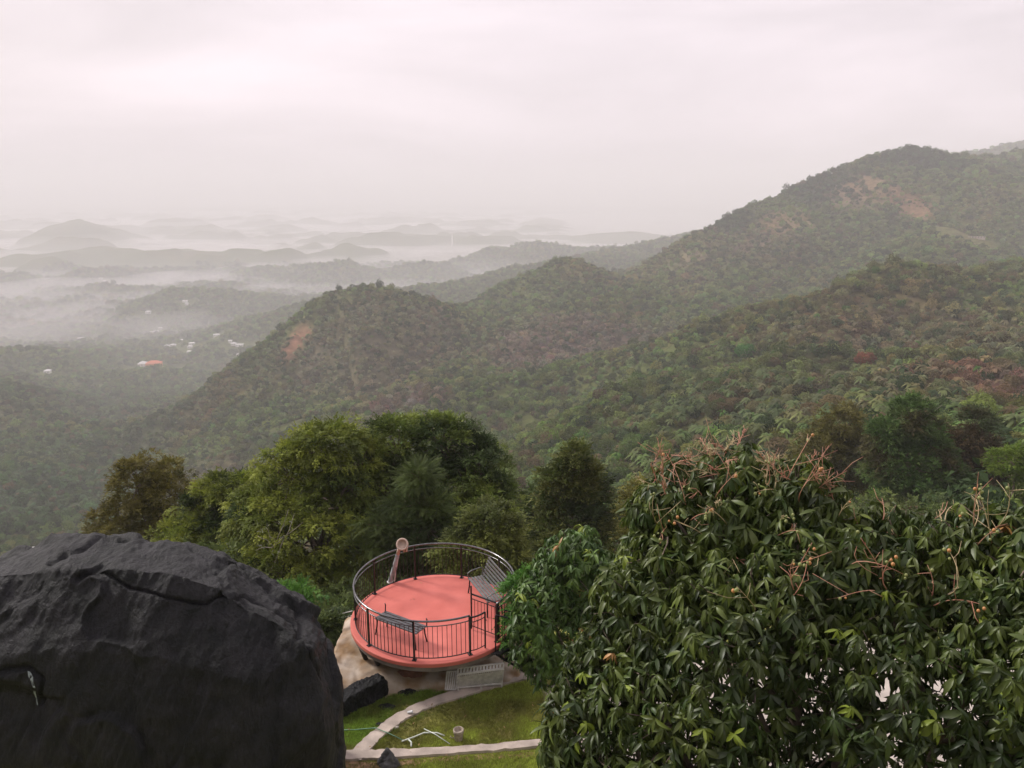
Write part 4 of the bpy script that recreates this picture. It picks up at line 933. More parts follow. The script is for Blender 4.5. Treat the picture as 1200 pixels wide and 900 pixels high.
DG = [(0.065, 0.098, 0.028), (0.115, 0.150, 0.040), (0.035, 0.055, 0.020)]
leafy('broadleaf_tree', px_lobes([(160, 572, 44, 26, 36), (200, 580, 44, 24, 38), (150, 618, 44, 40, 34), (205, 625, 44, 32, 30), (128, 640, 44, 26, 30), (178, 655, 44, 50, 25)]), 380, 44, 0.34, 'olive brown tree with two domes rising behind the huge boulder', 'tree', based(170, 45), forked(172, 640, 45), 201, OL, r0=0.22, clump_r=0.42)
leafy('broadleaf_tree', px_lobes([(240, 605, 38, 28, 28), (262, 580, 38, 26, 28), (225, 640, 37, 40, 30), (275, 640, 37, 40, 50), (300, 590, 38, 24, 38)]), 380, 44, 0.33, 'low yellow green tree between the olive brown tree and the tall vine-hung tree', 'tree', based(255, 38), forked(255, 660, 38), 202, YG, r0=0.2, clump_r=0.42)
leafy('broadleaf_tree', px_lobes([(382, 535, 33, 46, 38), (340, 560, 33, 38, 44), (415, 560, 33, 28, 55), (310, 610, 33, 40, 45), (365, 620, 32, 62, 55), (415, 640, 32, 30, 60), (345, 680, 31, 60, 50), (400, 690, 31, 35, 45), (290, 655, 33, 30, 40)]), 820, 52, 0.31, 'tall yellow green tree hung with vines left of the platform', 'tree', based(370, 34), forked(375, 650, 33), 203, YG, r0=0.3, clump_r=0.42, hang=0.35)
leafy('broadleaf_tree', px_lobes([(465, 530, 35, 40, 40), (520, 522, 35, 45, 36), (560, 555, 34, 34, 42), (450, 580, 34, 30, 50), (510, 585, 34, 60, 45), (570, 600, 33, 34, 40), (480, 640, 33, 60, 40), (540, 640, 32, 50, 45), (500, 690, 32, 80, 30)]), 880, 52, 0.30, 'tallest feathery green tree directly behind the red platform', 'tree', based(500, 36), forked(500, 640, 35), 204, MG, r0=0.3, clump_r=0.40)
leafy('conifer_tree', px_lobes([(490, 560, 30.5, 14, 16), (490, 590, 30.5, 34, 12), (485, 608, 30.3, 52, 9), (500, 622, 30.2, 58, 8), (480, 637, 30, 60, 9), (495, 655, 30, 55, 9)]), 260, 26, 0.5, 'dark tree with level feathery tiers in front of the tallest tree', 'tree', based(490, 31), forked(490, 600, 30.5), 205, DG, T=NEEDLE, r0=0.14, clump_r=0.35, flat=0.3)
leafy('broadleaf_tree', px_lobes([(575, 625, 28, 34, 34), (545, 650, 28, 30, 28), (598, 650, 28, 22, 30), (570, 670, 27.5, 36, 24)]), 260, 36, 0.32, 'rounded olive green bushy tree behind the right of the platform railing', 'tree', based(572, 28), forked(572, 665, 28), 206, [(0.14, 0.17, 0.040), (0.21, 0.23, 0.055), (0.08, 0.10, 0.03)], r0=0.12, clump_r=0.33)
leafy('broadleaf_tree', px_lobes([(672, 550, 40, 20, 26), (655, 580, 40, 24, 32), (688, 582, 40, 26, 34), (672, 620, 39, 42, 34), (670, 655, 38, 50, 30)]), 330, 34, 0.42, 'dark green tree with a domed olive top above the smaller mango tree', 'tree', based(672, 40), forked(672, 600, 40), 207, [(0.065, 0.10, 0.024), (0.14, 0.145, 0.034), (0.04, 0.06, 0.02)], r0=0.2, clump_r=0.42)
leafy('broadleaf_tree', px_lobes([(622, 598, 42, 22, 28), (608, 640, 42, 30, 40), (635, 660, 40, 40, 40)]), 220, 34, 0.42, 'low dark tree left of the domed olive-topped tree', 'tree', based(620, 42), forked(620, 640, 42), 208, DG, r0=0.18, clump_r=0.42)
leafy('broadleaf_tree', px_lobes([(735, 612, 50, 26, 22), (720, 640, 48, 36, 30), (755, 590, 55, 24, 24)]), 170, 32, 0.45, 'small yellowish tree showing just left of the large mango crown', 'tree', based(735, 50), forked(735, 640, 50), 209, [(0.15, 0.15, 0.03), (0.21, 0.20, 0.04), (0.09, 0.10, 0.025)], r0=0.18, clump_r=0.5)
leafy('broadleaf_tree', px_lobes([(1066, 490, 78, 24, 24), (1045, 515, 78, 26, 24), (1085, 520, 78, 26, 34), (1060, 550, 77, 42, 34), (1100, 560, 77, 28, 26)]), 420, 34, 0.62, 'tall green tree with a pointed top beyond the right part of the large mango', 'tree', based(1066, 78), forked(1066, 540, 78), 210, [(0.06, 0.12, 0.028), (0.10, 0.165, 0.04), (0.09, 0.08, 0.03)], r0=0.3, clump_r=0.75)
leafy('broadleaf_tree', px_lobes([(985, 505, 90, 30, 26), (965, 535, 90, 34, 30), (1008, 540, 90, 34, 34)]), 300, 32, 0.7, 'olive brown tree left of the tall pointed tree', 'tree', based(985, 90), forked(985, 540, 90), 211, [(0.12, 0.11, 0.032), (0.16, 0.15, 0.04), (0.08, 0.08, 0.03)], r0=0.3, clump_r=0.8)
leafy('broadleaf_tree', px_lobes([(1142, 498, 82, 20, 18), (1135, 525, 82, 28, 26), (1155, 545, 82, 26, 22), (1120, 550, 82, 22, 20)]), 300, 32, 0.6, 'dark reddish brown leafed tree right of the tall pointed tree', 'tree', based(1140, 82), forked(1140, 535, 82), 212, [(0.085, 0.062, 0.032), (0.12, 0.085, 0.04), (0.055, 0.08, 0.028)], r0=0.28, clump_r=0.7)
leafy('shrub', px_lobes([(1185, 542, 70, 28, 18), (1215, 548, 70, 26, 20)]), 160, 30, 0.45, 'bright yellow green shrub on the grassy slope at the far right', 'shrub', based(1190, 70, 555), forked(1190, 552, 70), 213, [(0.10, 0.17, 0.02), (0.16, 0.22, 0.03), (0.08, 0.12, 0.02)], r0=0.12, clump_r=0.5)
leafy('shrub', px_lobes([(338, 700, 24, 22, 12), (352, 712, 23.5, 20, 12), (330, 725, 23, 24, 14)]), 120, 26, 0.26, 'bright green leafy shrub behind the right shoulder of the boulder', 'shrub', based(342, 24, 705), forked(342, 715, 24), 214, [(0.07, 0.18, 0.03), (0.13, 0.26, 0.04), (0.05, 0.12, 0.03)], r0=0.05, clump_r=0.28)
leafy('shrub', px_lobes([(388, 738, 19.3, 15, 14), (402, 729, 20.0, 12, 8), (374, 742, 19.0, 14, 14)]), 110, 26, 0.22, 'dark green low shrub between the boulder and the left edge of the platform', 'shrub', (P(388, 738, 19.3)[0], 19.3, -0.3), forked(388, 742, 19.3), 216, DG, r0=0.04, clump_r=0.25)
leafy('shrub', px_lobes([(612, 700, 17.5, 18, 26), (606, 745, 17.2, 14, 26), (618, 725, 17.3, 16, 30)]), 90, 26, 0.20, 'fresh green shrub between the platform bench and the smaller mango tree', 'shrub', based(612, 17.5, 740), forked(612, 740, 17.5), 215, [(0.06, 0.17, 0.03), (0.12, 0.26, 0.04), (0.05, 0.11, 0.03)], r0=0.04, clump_r=0.22)
# hedge of undergrowth closing the slope below the trees
def thicket(name, lst, seed, tones, lbl, nclump=500, Tm=SPRIG):
    g_ = np.random.default_rng(seed); lobes = px_lobes(lst); cp, cn = lobe_points(lobes, nclump, g_, 0.4, 0.75, 0.2, 2)
    per = 34; d = g_.normal(size=(nclump, per, 3)); d /= np.linalg.norm(d, axis=2)[..., None]; rr = 0.5 * g_.uniform(0.4, 1.1, (nclump, per))
    p = (cp[:, None] + d * rr[..., None] * (1, 1, 0.7)).reshape(-1, 3); dd = (d + cn[:, None] * 0.6).reshape(-1, 3); dd[:, 2] -= 0.2
    M = frames(dd, np.array((0, 0, 1.0)) + g_.normal(size=(len(dd), 3)) * 0.4) * (0.38 * g_.uniform(0.6, 1.3, len(dd)))[:, None, None]
    tn_ = np.array(tones); k = g_.random(nclump)[:, None]; ct = tn_[0] * (1 - k) + tn_[1] * k
    o = mobj(name, scatter_mesh(name, Tm, M, p, np.repeat(ct, per, 0) * g_.uniform(0.7, 1.35, (len(dd), 1))), M_leafm); tag(o, lbl, 'undergrowth', None, 'stuff'); return o
thicket('undergrowth', [(384, 738, 20.3, 24, 14), (372, 735, 21.5, 22, 16), (398, 728, 22.5, 24, 18), (355, 745, 20.5, 22, 16), (250, 690, 30, 60, 45), (330, 740, 26, 50, 30), (400, 720, 28, 50, 40), (470, 720, 28, 60, 40), (560, 720, 27, 60, 40), (630, 720, 27, 50, 50), (690, 720, 30, 60, 60), (760, 700, 34, 60, 60), (850, 660, 40, 80, 50), (150, 700, 34, 80, 40), (950, 640, 45, 90, 50), (1080, 625, 48, 90, 40)], 301, DG, 'dark tangled undergrowth on the slope below the trees', 900)
# bare sapling
bs = P(303, 662, 30.0); sap = empty('bare_sapling', tuple(bs), 'thin leafless pale sapling leaning in front of the vine-hung tree', 'sapling')
mb = MB(); tip = P(345, 602, 29.5); mb.tube(curve3(bs - np.array((0.3, 0, 1.5)), tip, 7, -0.3, 0.03), [0.05 - 0.006 * i for i in range(8)], 6); mid = P(322, 640, 29.7)
for e in ((355, 612), (312, 618), (302, 628), (300, 645), (338, 597)): mb.tube(curve3(mid, P(*e, 29.6), 4, 0.05, 0.05), [0.022, 0.018, 0.014, 0.01, 0.007], 5)
mb.build('stem', M_palebark, sap, True)
n = 26; pl = np.array([P(gp.uniform(298, 345), gp.uniform(612, 652), 29.5) for _ in range(n)])
mobj('leaves', scatter_mesh('leaves', SPRIG2, rand_rot(n, gp) * 0.22, pl - bs, np.tile([[0.33, 0.34, 0.28]], (n, 1))), M_leafm, sap)

# ================================================================== FOREST
def crown_template(name, seed, nb, nf, size, tall=1.0, ragged=0.2, kind='round'):
    """unit-radius crown of small leaf faces in clumps, origin at its foot"""
    g_ = np.random.default_rng(seed)
    if kind == 'palm':
        mbv = []; mbf = []
        for k in range(16):
            a = k * 2.399; el = g_.uniform(-0.1, 1.0); L_ = g_.uniform(0.85, 1.1); prev = None
            for i in range(5):
                t = i / 4; x = L_ * t * math.cos(el); z = L_ * (t * math.sin(el) - 0.75 * t * t) + 2.0 * tall; wd = 0.17 * (1 - abs(t - 0.45) * 1.3)
                c_ = np.array((x * math.cos(a), x * math.sin(a), z)); s_ = np.array((-math.sin(a), math.cos(a), 0)) * max(wd, 0.02)
                i0 = len(mbv); mbv += [c_ + s_ - (0, 0, wd * .6), c_, c_ - s_ - (0, 0, wd * .6)]
                if prev is not None: mbf += [(prev, prev + 1, i0 + 1, i0), (prev + 1, prev + 2, i0 + 2, i0 + 1)]
                prev = i0
        V_, F_ = mbv, mbf; tintv = np.ones((len(V_), 3))
    else:
        lob = [(0, 0, 0.95 * tall, 0.72, 0.72, 0.62 * tall)]
        for k in range(nb):
            a = k * 2.399; e = g_.uniform(-0.25, 1.0); lob.append((0.62 * math.cos(a) * math.cos(e), 0.62 * math.sin(a) * math.cos(e), tall * (0.9 + 0.55 * math.sin(e)), *(g_.uniform(0.28, 0.44, 1).repeat(3) * np.array((1, 1, 0.8)))))
        p, nn_ = lobe_points(lob, nf, g_, 0.25, 0.85, ragged, 3); 
        d = nn_ + g_.normal(size=(nf, 3)) * 0.45; t1 = np.cross(d, g_.normal(size=(nf, 3))); t1 /= np.linalg.norm(t1, axis=1)[:, None]; t2 = np.cross(d, t1); t2 /= np.linalg.norm(t2, axis=1)[:, None]
        s = size * g_.uniform(0.6, 1.3, nf)[:, None]; dn = d / np.linalg.norm(d, axis=1)[:, None]
        V_ = np.stack((p - t1 * s, p - t2 * s * 0.6 + dn * s * 0.3, p + t1 * s, p + t2 * s * 0.6 + dn * s * 0.2), 1).reshape(-1, 3); F_ = [(4 * i, 4 * i + 1, 4 * i + 2, 4 * i + 3) for i in range(nf)]
    V_ = np.array(V_); fl = np.array([i for f_ in F_ for i in f_])
    me_ = raw_mesh(name, V_, fl, [len(f_) for f_ in F_], None, kind == 'palm'); me_.materials.append(M_forest); return me_
tc_ = bpy.data.collections.new('forest_templates')
LO = [crown_template('crown_lo', 400 + k, 8 + k % 4, 300, 0.14, (0.8, 1.0, 1.25, 0.9, 1.5, 1.0)[k % 6], 0.25) for k in range(8)] + [crown_template('palm_lo', 420 + k, 0, 0, 0, 1.0 + 0.2 * k, kind='palm') for k in range(2)]
HI = [crown_template('crown', 450 + k, 13 + k % 5, 2200, 0.062, (0.8, 1.0, 1.25, 0.9, 1.5, 1.0)[k % 6], 0.25) for k in range(8)] + [crown_template('palm_crown', 470 + k, 0, 0, 0, 1.0 + 0.2 * k, kind='palm') for k in range(2)]
for i, me_ in enumerate(LO):
    o = bpy.data.objects.new('crown_%02d' % i, me_); tc_.objects.link(o)
TR = MB(); TR.tube([(0, 0, -0.35), (0.03, 0, 0.4), (0, 0.03, 1.1)], [0.06, 0.045, 0.02], 6)
for k in range(4): TR.tube([(0, 0, 0.5), (0.3 * math.cos(k * 1.7), 0.3 * math.sin(k * 1.7), 0.95)], [0.03, 0.012], 5)
tr_me = bpy.data.meshes.new('trunk'); tr_me.from_pydata(TR.v, [], TR.f); tr_me.materials.append(M_palebark)
TP = MB(); TP.tube([(0, 0, -0.35), (0.05, 0, 1.0), (0, 0, 2.0)], [0.05, 0.035, 0.03], 6)
tp_me = [bpy.data.meshes.new('trunk') for _ in range(2)]
for k, me_ in enumerate(tp_me): me_.from_pydata([(x, y, z * (1 + 0.2 * k)) for x, y, z in TP.v], [], TP.f); me_.materials.append(M_palebark)

fr = np.random.default_rng(77)
def sample_forest(r0, r1, spacing, azr):
    area = (r1 ** 2 - r0 ** 2) / 2 * math.radians(azr * 2); n = int(area / spacing ** 2)
    r = np.sqrt(fr.uniform(r0 ** 2, r1 ** 2, n)); a = np.radians(fr.uniform(-azr, azr, n)); return r * np.sin(a), r * np.cos(a)
PX = []; 
for r0, r1, sp, azr, s0 in ((50, 160, 2.8, 64, 2.0), (160, 420, 3.3, 56, 2.25), (420, 900, 3.9, 48, 2.6), (900, 1500, 4.9, 42, 3.1), (1500, 2300, 6.6, 41, 4.0), (2300, 3600, 10.0, 41, 5.5)):
    x, y = sample_forest(r0, r1, sp, azr); big = fr.random(len(x)); s = s0 * np.where(big < 0.40, fr.uniform(0.35, 0.7, len(x)), np.where(big > 0.93, fr.uniform(1.4, 1.9, len(x)), fr.uniform(0.75, 1.35, len(x))))
    PX.append(np.stack((x, y, s), -1))
PX = np.concatenate(PX); x, y, s = PX.T; z = Hq(x, y)
b = bare_at(x, y); rr_ = np.hypot(x, y)
keep_ = fr.random(len(x)) > b * 1.05
HOUSES = ((174, 367, 16, 'hip', 'lone white house on the spur left of the misty green hill'), (217, 354, 14, 'flat', 'small white house on the flank of the misty green hill'), (219, 357, 9, 'flat', 'tiny white shed just below the house on the misty green hill'),
                             (183, 390, 16, 'hip', 'white house in the village nearest the mist, left group'), (188, 386, 10, 'flat', 'small white house above its neighbour in the left village group'), (177, 391, 9, 'flat', 'small low house left of its neighbour in the left village group'),
                             (203, 406, 14, 'hip', 'white house directly above the wooded knoll'), (196, 407, 12, 'hip', 'pinkish house left of the white one above the knoll'), (212, 400, 9, 'flat', 'small grey roofed shed between the two village clusters'),
                             (225, 404, 14, 'flat', 'pale house in the middle cluster, the upper one'), (223, 408, 11, 'hip', 'pale house in the middle cluster, the lower one'), (222, 414, 10, 'flat', 'small white house right at the knoll edge'),
                             (254, 394, 15, 'flat', 'white house alone in the fields between village and hill'), (281, 406, 18, 'flat', 'big white building at the foot of the scarred hill'), (274, 405, 12, 'hip', 'white house just left of the big white building'), (270, 402, 8, 'flat', 'small white house uppermost at the foot of the scarred hill'),
                             (280, 417, 9, 'flat', 'small white house lowest at the foot of the scarred hill'), (56, 437, 11, 'hip', 'lone white roof in the forest below the left spur'), (42, 648, 5, 'flat', 'pale roof in the trees just above the boulder'),
                             (118, 327, 14, 'flat', 'tiny white house far off in the mist, upper'), (122, 330, 12, 'flat', 'tiny white house far off in the mist, lower'), (95, 398, 16, 'flat', 'faint pale house in the mist, left end'), (103, 399, 12, 'flat', 'faint pale house in the mist, right neighbour'), (1143, 279, 26, 'flat', 'long pale shed high on the big mountain slope'))
for hx, hy, w_ in [h_[:3] for h_ in HOUSES] + [(181, 431, 30), (168, 430, 18)]:
    h = march(hx, hy, 60, 9000)
    if h is not None:
        u_ = np.hypot(x - h[0], y - h[1]); fr_ = (x * h[0] + y * h[1]) / math.hypot(h[0], h[1]) - math.hypot(h[0], h[1])
        keep_ &= ~((u_ < w_ * 1.9 + 5) & (fr_ < w_ * 0.4))
q = P(1180, 570, 82); keep_ &= ~((np.hypot(x - q[0], y - q[1]) < 16) & (fr.random(len(x)) < 0.75))
# cull what is well behind a ridge, keep a margin for views from the side
keep_ &= visible(x, y, z + 14 + rr_ * 0.02, 50)
x, y, s, z = x[keep_], y[keep_], s[keep_], z[keep_]; rr_ = np.hypot(x, y); n = len(x)
tint = tree_tint_at(x, y) * fr.uniform(0.5, 1.65, (n, 1)) * (1 + fr.normal(0, 0.10, (n, 3)))
dn_ = fbm(np.stack((x, y), -1) / 90.0, 2, 131); palmy = (fr.random(n) < np.clip(0.14 + 0.3 * dn_, 0.03, 0.5)) & (rr_ > 110)
idx = np.where(palmy, 8 + fr.integers(0, 2, n), fr.integers(0, 8, n)); tint[palmy] = tint[palmy] * 0.75 + np.array((0.025, 0.042, 0.022)); s = np.where(palmy, 2.3 * fr.uniform(0.8, 1.15, n), s)
special = fr.random(n); fresh = (special < 0.025); tint[fresh] = np.array((0.09, 0.18, 0.035)) * fr.uniform(0.7, 1.2, (fresh.sum(), 1))
brn = (special > 0.95); tint[brn] = np.array((0.15, 0.115, 0.06)) * fr.uniform(0.7, 1.3, (brn.sum(), 1))
dk = (special > 0.6) & (special < 0.72); tint[dk] = np.array((0.045, 0.075, 0.028))
tint = np.clip(tint, 0.012, 0.5)
rot = fr.uniform(0, 6.28, n)
px_, py_, zc_ = proj(np.stack((x, y, z + s * 1.2), -1))
inview = (px_ > -5) & (px_ < 1205) & (py_ > 150) & (py_ < 905)
# parts of the frame hidden by the near things
hid = ((px_ < 395) & (py_ > 640)) | ((px_ > 225) & (px_ < 605) & (py_ > 600 - 90 * ((px_ > 300) & (px_ < 590)))) | ((px_ > 745) & (px_ < 985) & (py_ > 545)) | ((px_ > 985) & (py_ > 592)) | ((px_ > 600) & (px_ < 745) & (py_ > 625))
cand = inview & ~hid & visible(x, y, z + s * 1.3, 60) & (s > 1.6)
size_px = np.where(cand, s / np.maximum(zc_, 1), 0)
order = np.argsort(-size_px)[:296]
order = order[size_px[order] > 0]
ind = np.zeros(n, bool); ind[order] = True
# notable single trees on the ridge
NOT = [(1012, 428, 345, 5.2, (0.25, 0.085, 0.045), 1, 'red-leafed tree among green crowns on the near wooded ridge'),
       (968, 462, 300, 2.6, (0.30, 0.30, 0.03), 0, 'small lime yellow tree below the red-leafed tree'),
       (872, 418, 400, 6.0, (0.06, 0.20, 0.03), 1, 'broad bright green tree, upper one of the pair on the wooded ridge'),
       (875, 458, 330, 3.6, (0.10, 0.24, 0.02), 3, 'bright yellow green tree, lower one of the pair on the wooded ridge'),
       (1048, 425, 350, 4.0, (0.24, 0.20, 0.07), 5, 'pale straw coloured tree just right of the red-leafed tree'),
       (860, 440, 360, 4.0, (0.05, 0.15, 0.03), 3, 'mid green round tree just left of the bright green pair'),
       (1138, 378, 420, 5.0, (0.17, 0.12, 0.07), 0, 'wide tan brown crown high on the near wooded ridge')]
def forest_tree(x, y, z, s, rot, tint, k, label, group, name):
    root = bpy.data.objects.new(name, None); root.location = (x, y, z - 0.1); root.rotation_euler[2] = rot; root.scale = (s, s, s); link(root)
    tag(root, label, 'palm tree' if k >= 8 else 'tree', group)
    c = bpy.data.objects.new('crown', HI[k]); c['tint'] = [float(v_) for v_ in tint]; link(c, root)
    t_ = bpy.data.objects.new('trunk', tp_me[k - 8] if k >= 8 else tr_me); link(t_, root)
    return root
for (ppx_, ppy_, Yd, s_, tn2, k, lb) in NOT:
    h = march(ppx_, ppy_ + 6)
    if h is None: continue
    forest_tree(h[0], h[1], float(Hq(np.array([h[0]]), np.array([h[1]]))[0]), s_ * h[1] / Yd, 1.0, tn2, k, lb, None, 'broadleaf_tree')
LM = [((1020, 425), 'the red-leafed tree'), ((872, 418), 'the bright green pair'), ((1170, 460), 'the reddish dry slope'), ((1066, 490), 'the tall pointed tree'), ((1190, 545), 'the grassy patch'),
      ((680, 410), 'the brown central slope'), ((672, 545), 'the olive-topped tree'), ((860, 510), 'the large mango'), ((970, 330), 'the wooded crest'), ((1140, 320), 'the far wooded crest'),
      ((500, 480), 'the tallest feathery tree'), ((170, 540), 'the olive brown tree'), ((20, 620), 'the boulder'), ((760, 455), 'the low ridge end'), ((970, 490), 'the mango top')]
def where(xp, yp_):
    d, (lx, ly), nm = min((math.hypot(xp - l[0][0], yp_ - l[0][1]), l[0], l[1]) for l in LM)
    dx, dy = xp - lx, yp_ - ly; far_ = 'close ' if d < 28 else ('far ' if d > 75 else '')
    v_ = '' if abs(dy) < 0.4 * abs(dx) else ('above' if dy < 0 else 'below'); h_ = '' if abs(dx) < 0.4 * abs(dy) else ('left of' if dx < 0 else 'right of')
    return far_ + (v_ + ' and ' + h_ if v_ and h_ else v_ or h_ or 'beside') + ' ' + nm
def tone(t_):
    if t_[0] > t_[1] * 1.12: return 'rusty' if t_[0] > t_[1] * 1.5 else 'tan'
    if t_[0] > t_[1] * 0.9: return 'olive'
    if t_[1] > 0.13: return 'fresh green'
    if t_.sum() < 0.14: return 'dark'
    return 'dull green'
labs = {}
for i in sorted(order, key=lambda q_: py_[q_]):
    k = int(idx[i]); kind = ('palm', 'palm_tree') if k >= 8 else (('round', 'spreading', 'domed', 'low', 'oval', 'lumpy', 'flat', 'broad')[k % 8], 'forest_tree')
    sz = 'small' if s[i] < 2.3 else ('big' if s[i] > 3.2 else 'mid-sized')
    lb = '%s %s %s %s' % (sz, tone(tint[i]), kind[0] + ('' if k >= 8 else ' tree'), where(px_[i], py_[i]))
    labs.setdefault(lb, []).append(forest_tree(x[i], y[i], z[i], s[i], rot[i], tint[i], k, lb, 'trees on the near wooded slopes', kind[1]))
for lb, os_ in labs.items():
    if len(os_) > 1:
        for q_, o in enumerate(os_): o['label'] = (('upper ', 'lower ') if len(os_) == 2 else ('topmost ', 'second ', 'middle ', 'fourth ', 'lowest ') if len(os_) == 5 else ('topmost ', 'upper middle ', 'lower middle ', 'lowest ') if len(os_) == 4 else ('topmost ',) + ('middle ',) * (len(os_) - 2) + ('lowest ',))[q_] + lb

m = ~ind; pts = np.stack((x, y, z - 0.15), -1)[m].astype(np.float32)
me = bpy.data.meshes.new('forest'); me.vertices.add(len(pts)); me.vertices.foreach_set('co', pts.ravel())
def fa(name, typ, data):
    a_ = me.attributes.new(name, typ, 'POINT'); a_.data.foreach_set('vector' if typ == 'FLOAT_VECTOR' else ('color' if typ == 'FLOAT_COLOR' else 'value'), np.ascontiguousarray(data).ravel())
fa('scl', 'FLOAT', s[m].astype(np.float32)); fa('rz', 'FLOAT', rot[m].astype(np.float32)); fa('idx', 'INT', idx[m].astype(np.int32))
fa('tint', 'FLOAT_COLOR', np.concatenate((tint[m], np.ones((m.sum(), 1))), 1).astype(np.float32))
forest = bpy.data.objects.new('forest', me); link(forest); tag(forest, 'dense mixed forest covering the hills and the valley', 'forest', None, 'stuff')
ng = bpy.data.node_groups.new('forest_scatter', 'GeometryNodeTree')
ng.interface.new_socket('Geometry', in_out='INPUT', socket_type='NodeSocketGeometry'); ng.interface.new_socket('Geometry', in_out='OUTPUT', socket_type='NodeSocketGeometry')
nn = ng.nodes.new; nl = ng.links.new
gi, go = nn('NodeGroupInput'), nn('NodeGroupOutput'); m2p = nn('GeometryNodeMeshToPoints'); iop = nn('GeometryNodeInstanceOnPoints'); ci = nn('GeometryNodeCollectionInfo')
ci.inputs['Collection'].default_value = tc_; ci.inputs['Separate Children'].default_value = True; ci.inputs['Reset Children'].default_value = True
def na_(nm, ty):
    q_ = nn('GeometryNodeInputNamedAttribute'); q_.data_type = ty; q_.inputs[0].default_value = nm; return q_.outputs[0]
nl(gi.outputs[0], m2p.inputs[0]); nl(m2p.outputs[0], iop.inputs['Points']); nl(ci.outputs[0], iop.inputs['Instance']); iop.inputs['Pick Instance'].default_value = True
nl(na_('idx', 'INT'), iop.inputs['Instance Index']); cx_ = nn('ShaderNodeCombineXYZ'); nl(na_('rz', 'FLOAT'), cx_.inputs[2]); nl(cx_.outputs[0], iop.inputs['Rotation']); nl(na_('scl', 'FLOAT'), iop.inputs['Scale'])
nl(iop.outputs[0], go.inputs[0])
md = forest.modifiers.new('scatter', 'NODES'); md.node_group = ng
open('/tmp/n.txt', 'w').write(str(int(m.sum()))) if False else None
print('forest instances', int(m.sum()), 'individual', len(order))

# ================================================================== HOUSES IN THE VALLEY
M_hw = mat('house_wall', (0.80, 0.78, 0.76), 0.8, var=0.06); M_ow = mat('orange_wall', (0.70, 0.30, 0.13), 0.8, var=0.1); M_or = mat('orange_roof', (0.62, 0.17, 0.08), 0.8, var=0.12)
M_gr = mat('metal_roof', (0.62, 0.60, 0.60), 0.6, var=0.1); M_win = mat('window_glass', (0.05, 0.06, 0.07), 0.15)
def house(name, px, py, w_, d_, h_, label, wall, roof, storeys=1, group=None, kind='hip', rz=0.15):
    h = march(px, py, 400, 9000)
    if h is None: return
    zc = float(Hq(np.array([h[0]]), np.array([h[1]]))[0]); loc = (h[0], h[1], zc)
    root = empty(name, loc, label, 'house' if 'tower' not in name else 'tower', group); C = Vector(loc); M3 = Matrix.Rotation(rz, 3, 'Z'); W = lambda a, b_, c: tuple(C + M3 @ Vector((a, b_, c)))
    mb = MB(); mb.box(W(0, 0, h_ / 2 - 4), (w_, d_, h_ + 8), M=M3); mb.build('wall', wall, root)
    if kind == 'hip':
        e = 0.8; mb = MB(); rx, rl = w_ / 2 + e, d_ / 2 + e; k = max(rx - rl, 0.5); hh = min(w_, d_) * 0.28
        mb.add([W(-rx, -rl, h_), W(rx, -rl, h_), W(rx, rl, h_), W(-rx, rl, h_), W(-k, 0, h_ + hh), W(k, 0, h_ + hh)], [(3, 2, 1, 0), (0, 1, 5, 4), (1, 2, 5), (2, 3, 4, 5), (3, 0, 4)]); mb.build('roof', roof, root)
    else:
        mb = MB(); mb.box(W(0, 0, h_ + 0.2), (w_ + 0.8, d_ + 0.8, 0.4), M=M3); mb.build('roof', roof, root)
    nw = max(2, int(w_ / 4))
    for s_ in range(storeys):
        for i in range(nw):
            mb = MB(); mb.box(W(-w_ / 2 + w_ * (i + 0.5) / nw, -d_ / 2 - 0.03, 1.6 + 3.2 * s_), (1.5, 0.12, 1.3), M=M3); mb.build('window', M_win, root)
    return root
r_ = house('school_building', 181, 431, 26, 16, 9.5, 'large orange-roofed building with a pale yellow front on the wooded knoll', M_ow, M_or, 2)
house('hall', 168, 430, 15, 14, 7.5, 'pale hall with a grey roof joined to the left of the orange-roofed building', M_hw, M_gr, 2)
house('annex', 184, 433, 22, 8, 4.2, 'low pale yellow block in front of the orange-roofed building', mat('yellow_wall', (0.75, 0.58, 0.36), 0.8), mat('yellow_roof', (0.70, 0.52, 0.34), 0.8), 1, kind='flat')
for (hx, hy, w_, kd, lb) in HOUSES:
    house('house', hx, hy, w_ * 0.8, 8 if w_ > 6 else 4, (1.8 if hx == 1143 else 3.8) if w_ > 6 else 2.5, lb, M_hw, M_hw if kd == 'flat' else M_gr, 1, 'white houses of the valley' if hx != 1143 else None, kd) if hx != 1143 else house('house', hx, hy, 26, 6, 1.6, lb, M_conc, M_conc, 1, None, kd)
h = march(530, 288, 2500, 12000)
if h is not None:
    root = empty('tower', h, 'thin white tower on a misty far hill', 'tower'); mb = MB(); mb.lathe(tuple(h), [(5, -10), (4, 30), (3, 60)], 12); mb.build('shaft', M_hw, root); mb = MB(); mb.lathe((h[0], h[1], h[2] + 60), [(5, 0), (5, 3), (0.3, 8)], 12); mb.build('cap', M_gr, root)

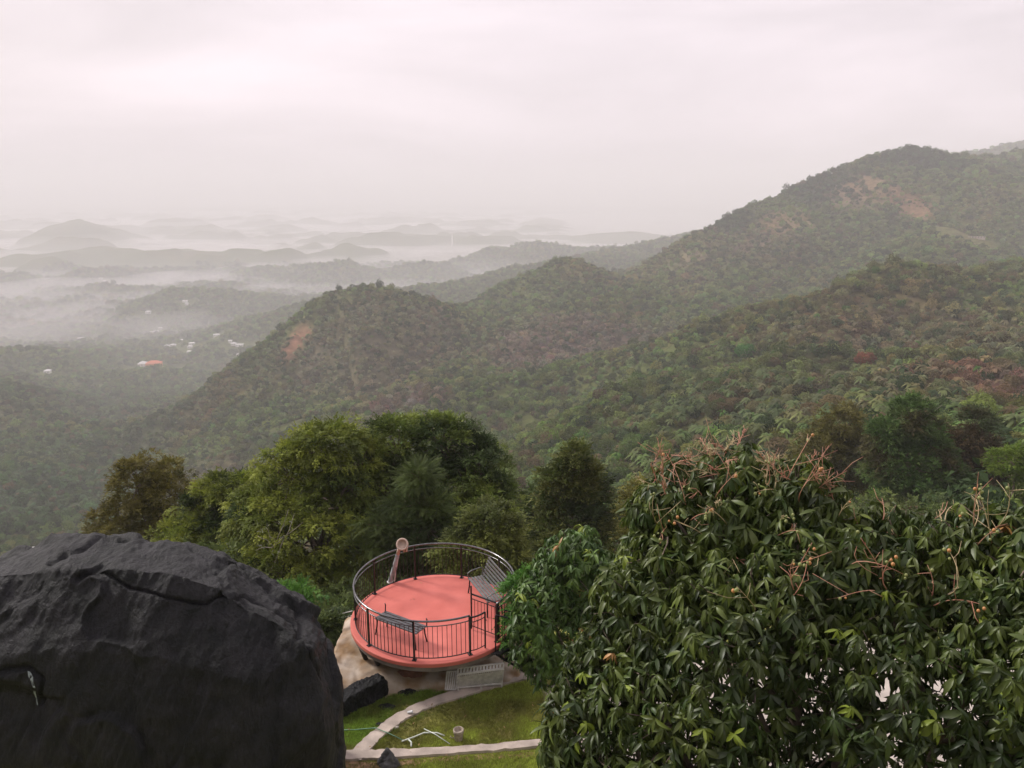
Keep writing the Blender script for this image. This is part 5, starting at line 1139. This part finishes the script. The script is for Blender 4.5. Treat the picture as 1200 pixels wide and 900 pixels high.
# ================================================================== AIR
def volume_mat(name, col, dens, aniso=0.0):
    m = bpy.data.materials.new(name); m.use_nodes = True; t = m.node_tree; t.nodes.clear(); o = t.nodes.new('ShaderNodeOutputMaterial'); v = t.nodes.new('ShaderNodeVolumePrincipled')
    v.inputs['Color'].default_value = (*col, 1); v.inputs['Density'].default_value = dens; v.inputs['Anisotropy'].default_value = aniso; t.links.new(v.outputs[0], o.inputs['Volume']); return m
zlo = float(GZ.min()) - 1.0; zhi = float(GZ.max()) + 25
mb = MB(); mb.box((0, 0, (zlo + zhi) / 2), (125000, 125000, zhi - zlo)); hz = mb.build('haze', volume_mat('haze_air', (0.964, 0.954, 0.978), 0.00025)); tag(hz, 'pale morning haze filling the air', 'haze', None, 'stuff')
def mist(name, r0, r1, top, amp, sc, dens, col, lbl, az0=-60, az1=35, bottom=-345):
    na2, nr2 = 160, 150; aa = np.radians(np.linspace(az0, az1, na2)); r = np.exp(np.linspace(math.log(r0), math.log(r1), nr2)); A, Rr = np.meshgrid(aa, r, indexing='ij'); X, Y = Rr * np.sin(A), Rr * np.cos(A)
    T_ = top + amp * fbm(np.stack((X, Y), -1) / sc, 3, 141); edge = sstep(r0, r0 * 1.35, Rr) * sstep(r1, r1 * 0.8, Rr) * np.minimum(sstep(0, 0.12, (A - aa[0])), sstep(0, 0.12, aa[-1] - A)); T_ = bottom + 1 + (T_ - bottom - 1) * edge
    Vt = np.stack((X, Y, T_), -1).reshape(-1, 3); Vb = Vt.copy(); Vb[:, 2] = bottom; nv = len(Vt); I, J = np.meshgrid(np.arange(na2 - 1), np.arange(nr2 - 1), indexing='ij'); a_ = (I * nr2 + J).ravel()
    qt = np.stack((a_, a_ + 1, a_ + nr2 + 1, a_ + nr2), -1)[:, ::-1]; qb = np.stack((a_, a_ + 1, a_ + nr2 + 1, a_ + nr2), -1) + nv; sides = []
    brd = [(i * nr2, (i + 1) * nr2) for i in range(na2 - 1)] + [((na2 - 1) * nr2 + j, (na2 - 1) * nr2 + j + 1) for j in range(nr2 - 1)] + [((i + 1) * nr2 + nr2 - 1, i * nr2 + nr2 - 1) for i in range(na2 - 2, -1, -1)] + [(j + 1, j) for j in range(nr2 - 2, -1, -1)]
    sides = np.array([(p_, q_, q_ + nv, p_ + nv) for p_, q_ in brd])
    al = np.concatenate((qt, qb, sides)); me_ = raw_mesh(name, np.concatenate((Vt, Vb)), al.ravel(), np.full(len(al), 4)); bm = bmesh.new(); bm.from_mesh(me_); bmesh.ops.recalc_face_normals(bm, faces=bm.faces); bm.to_mesh(me_); bm.free()
    o = mobj(name, me_, volume_mat(name, col, dens)); tag(o, lbl, 'mist', None, 'stuff'); return o
mist('mist', 1500, 14000, -286, 15, 500, 0.0032, (0.980, 0.938, 0.957), 'bank of low white mist lying between the far hills')
mist('thin_mist', 750, 16000, -228, 16, 1100, 0.00036, (0.970, 0.964, 0.985), 'thin upper layer of mist over the far plain')
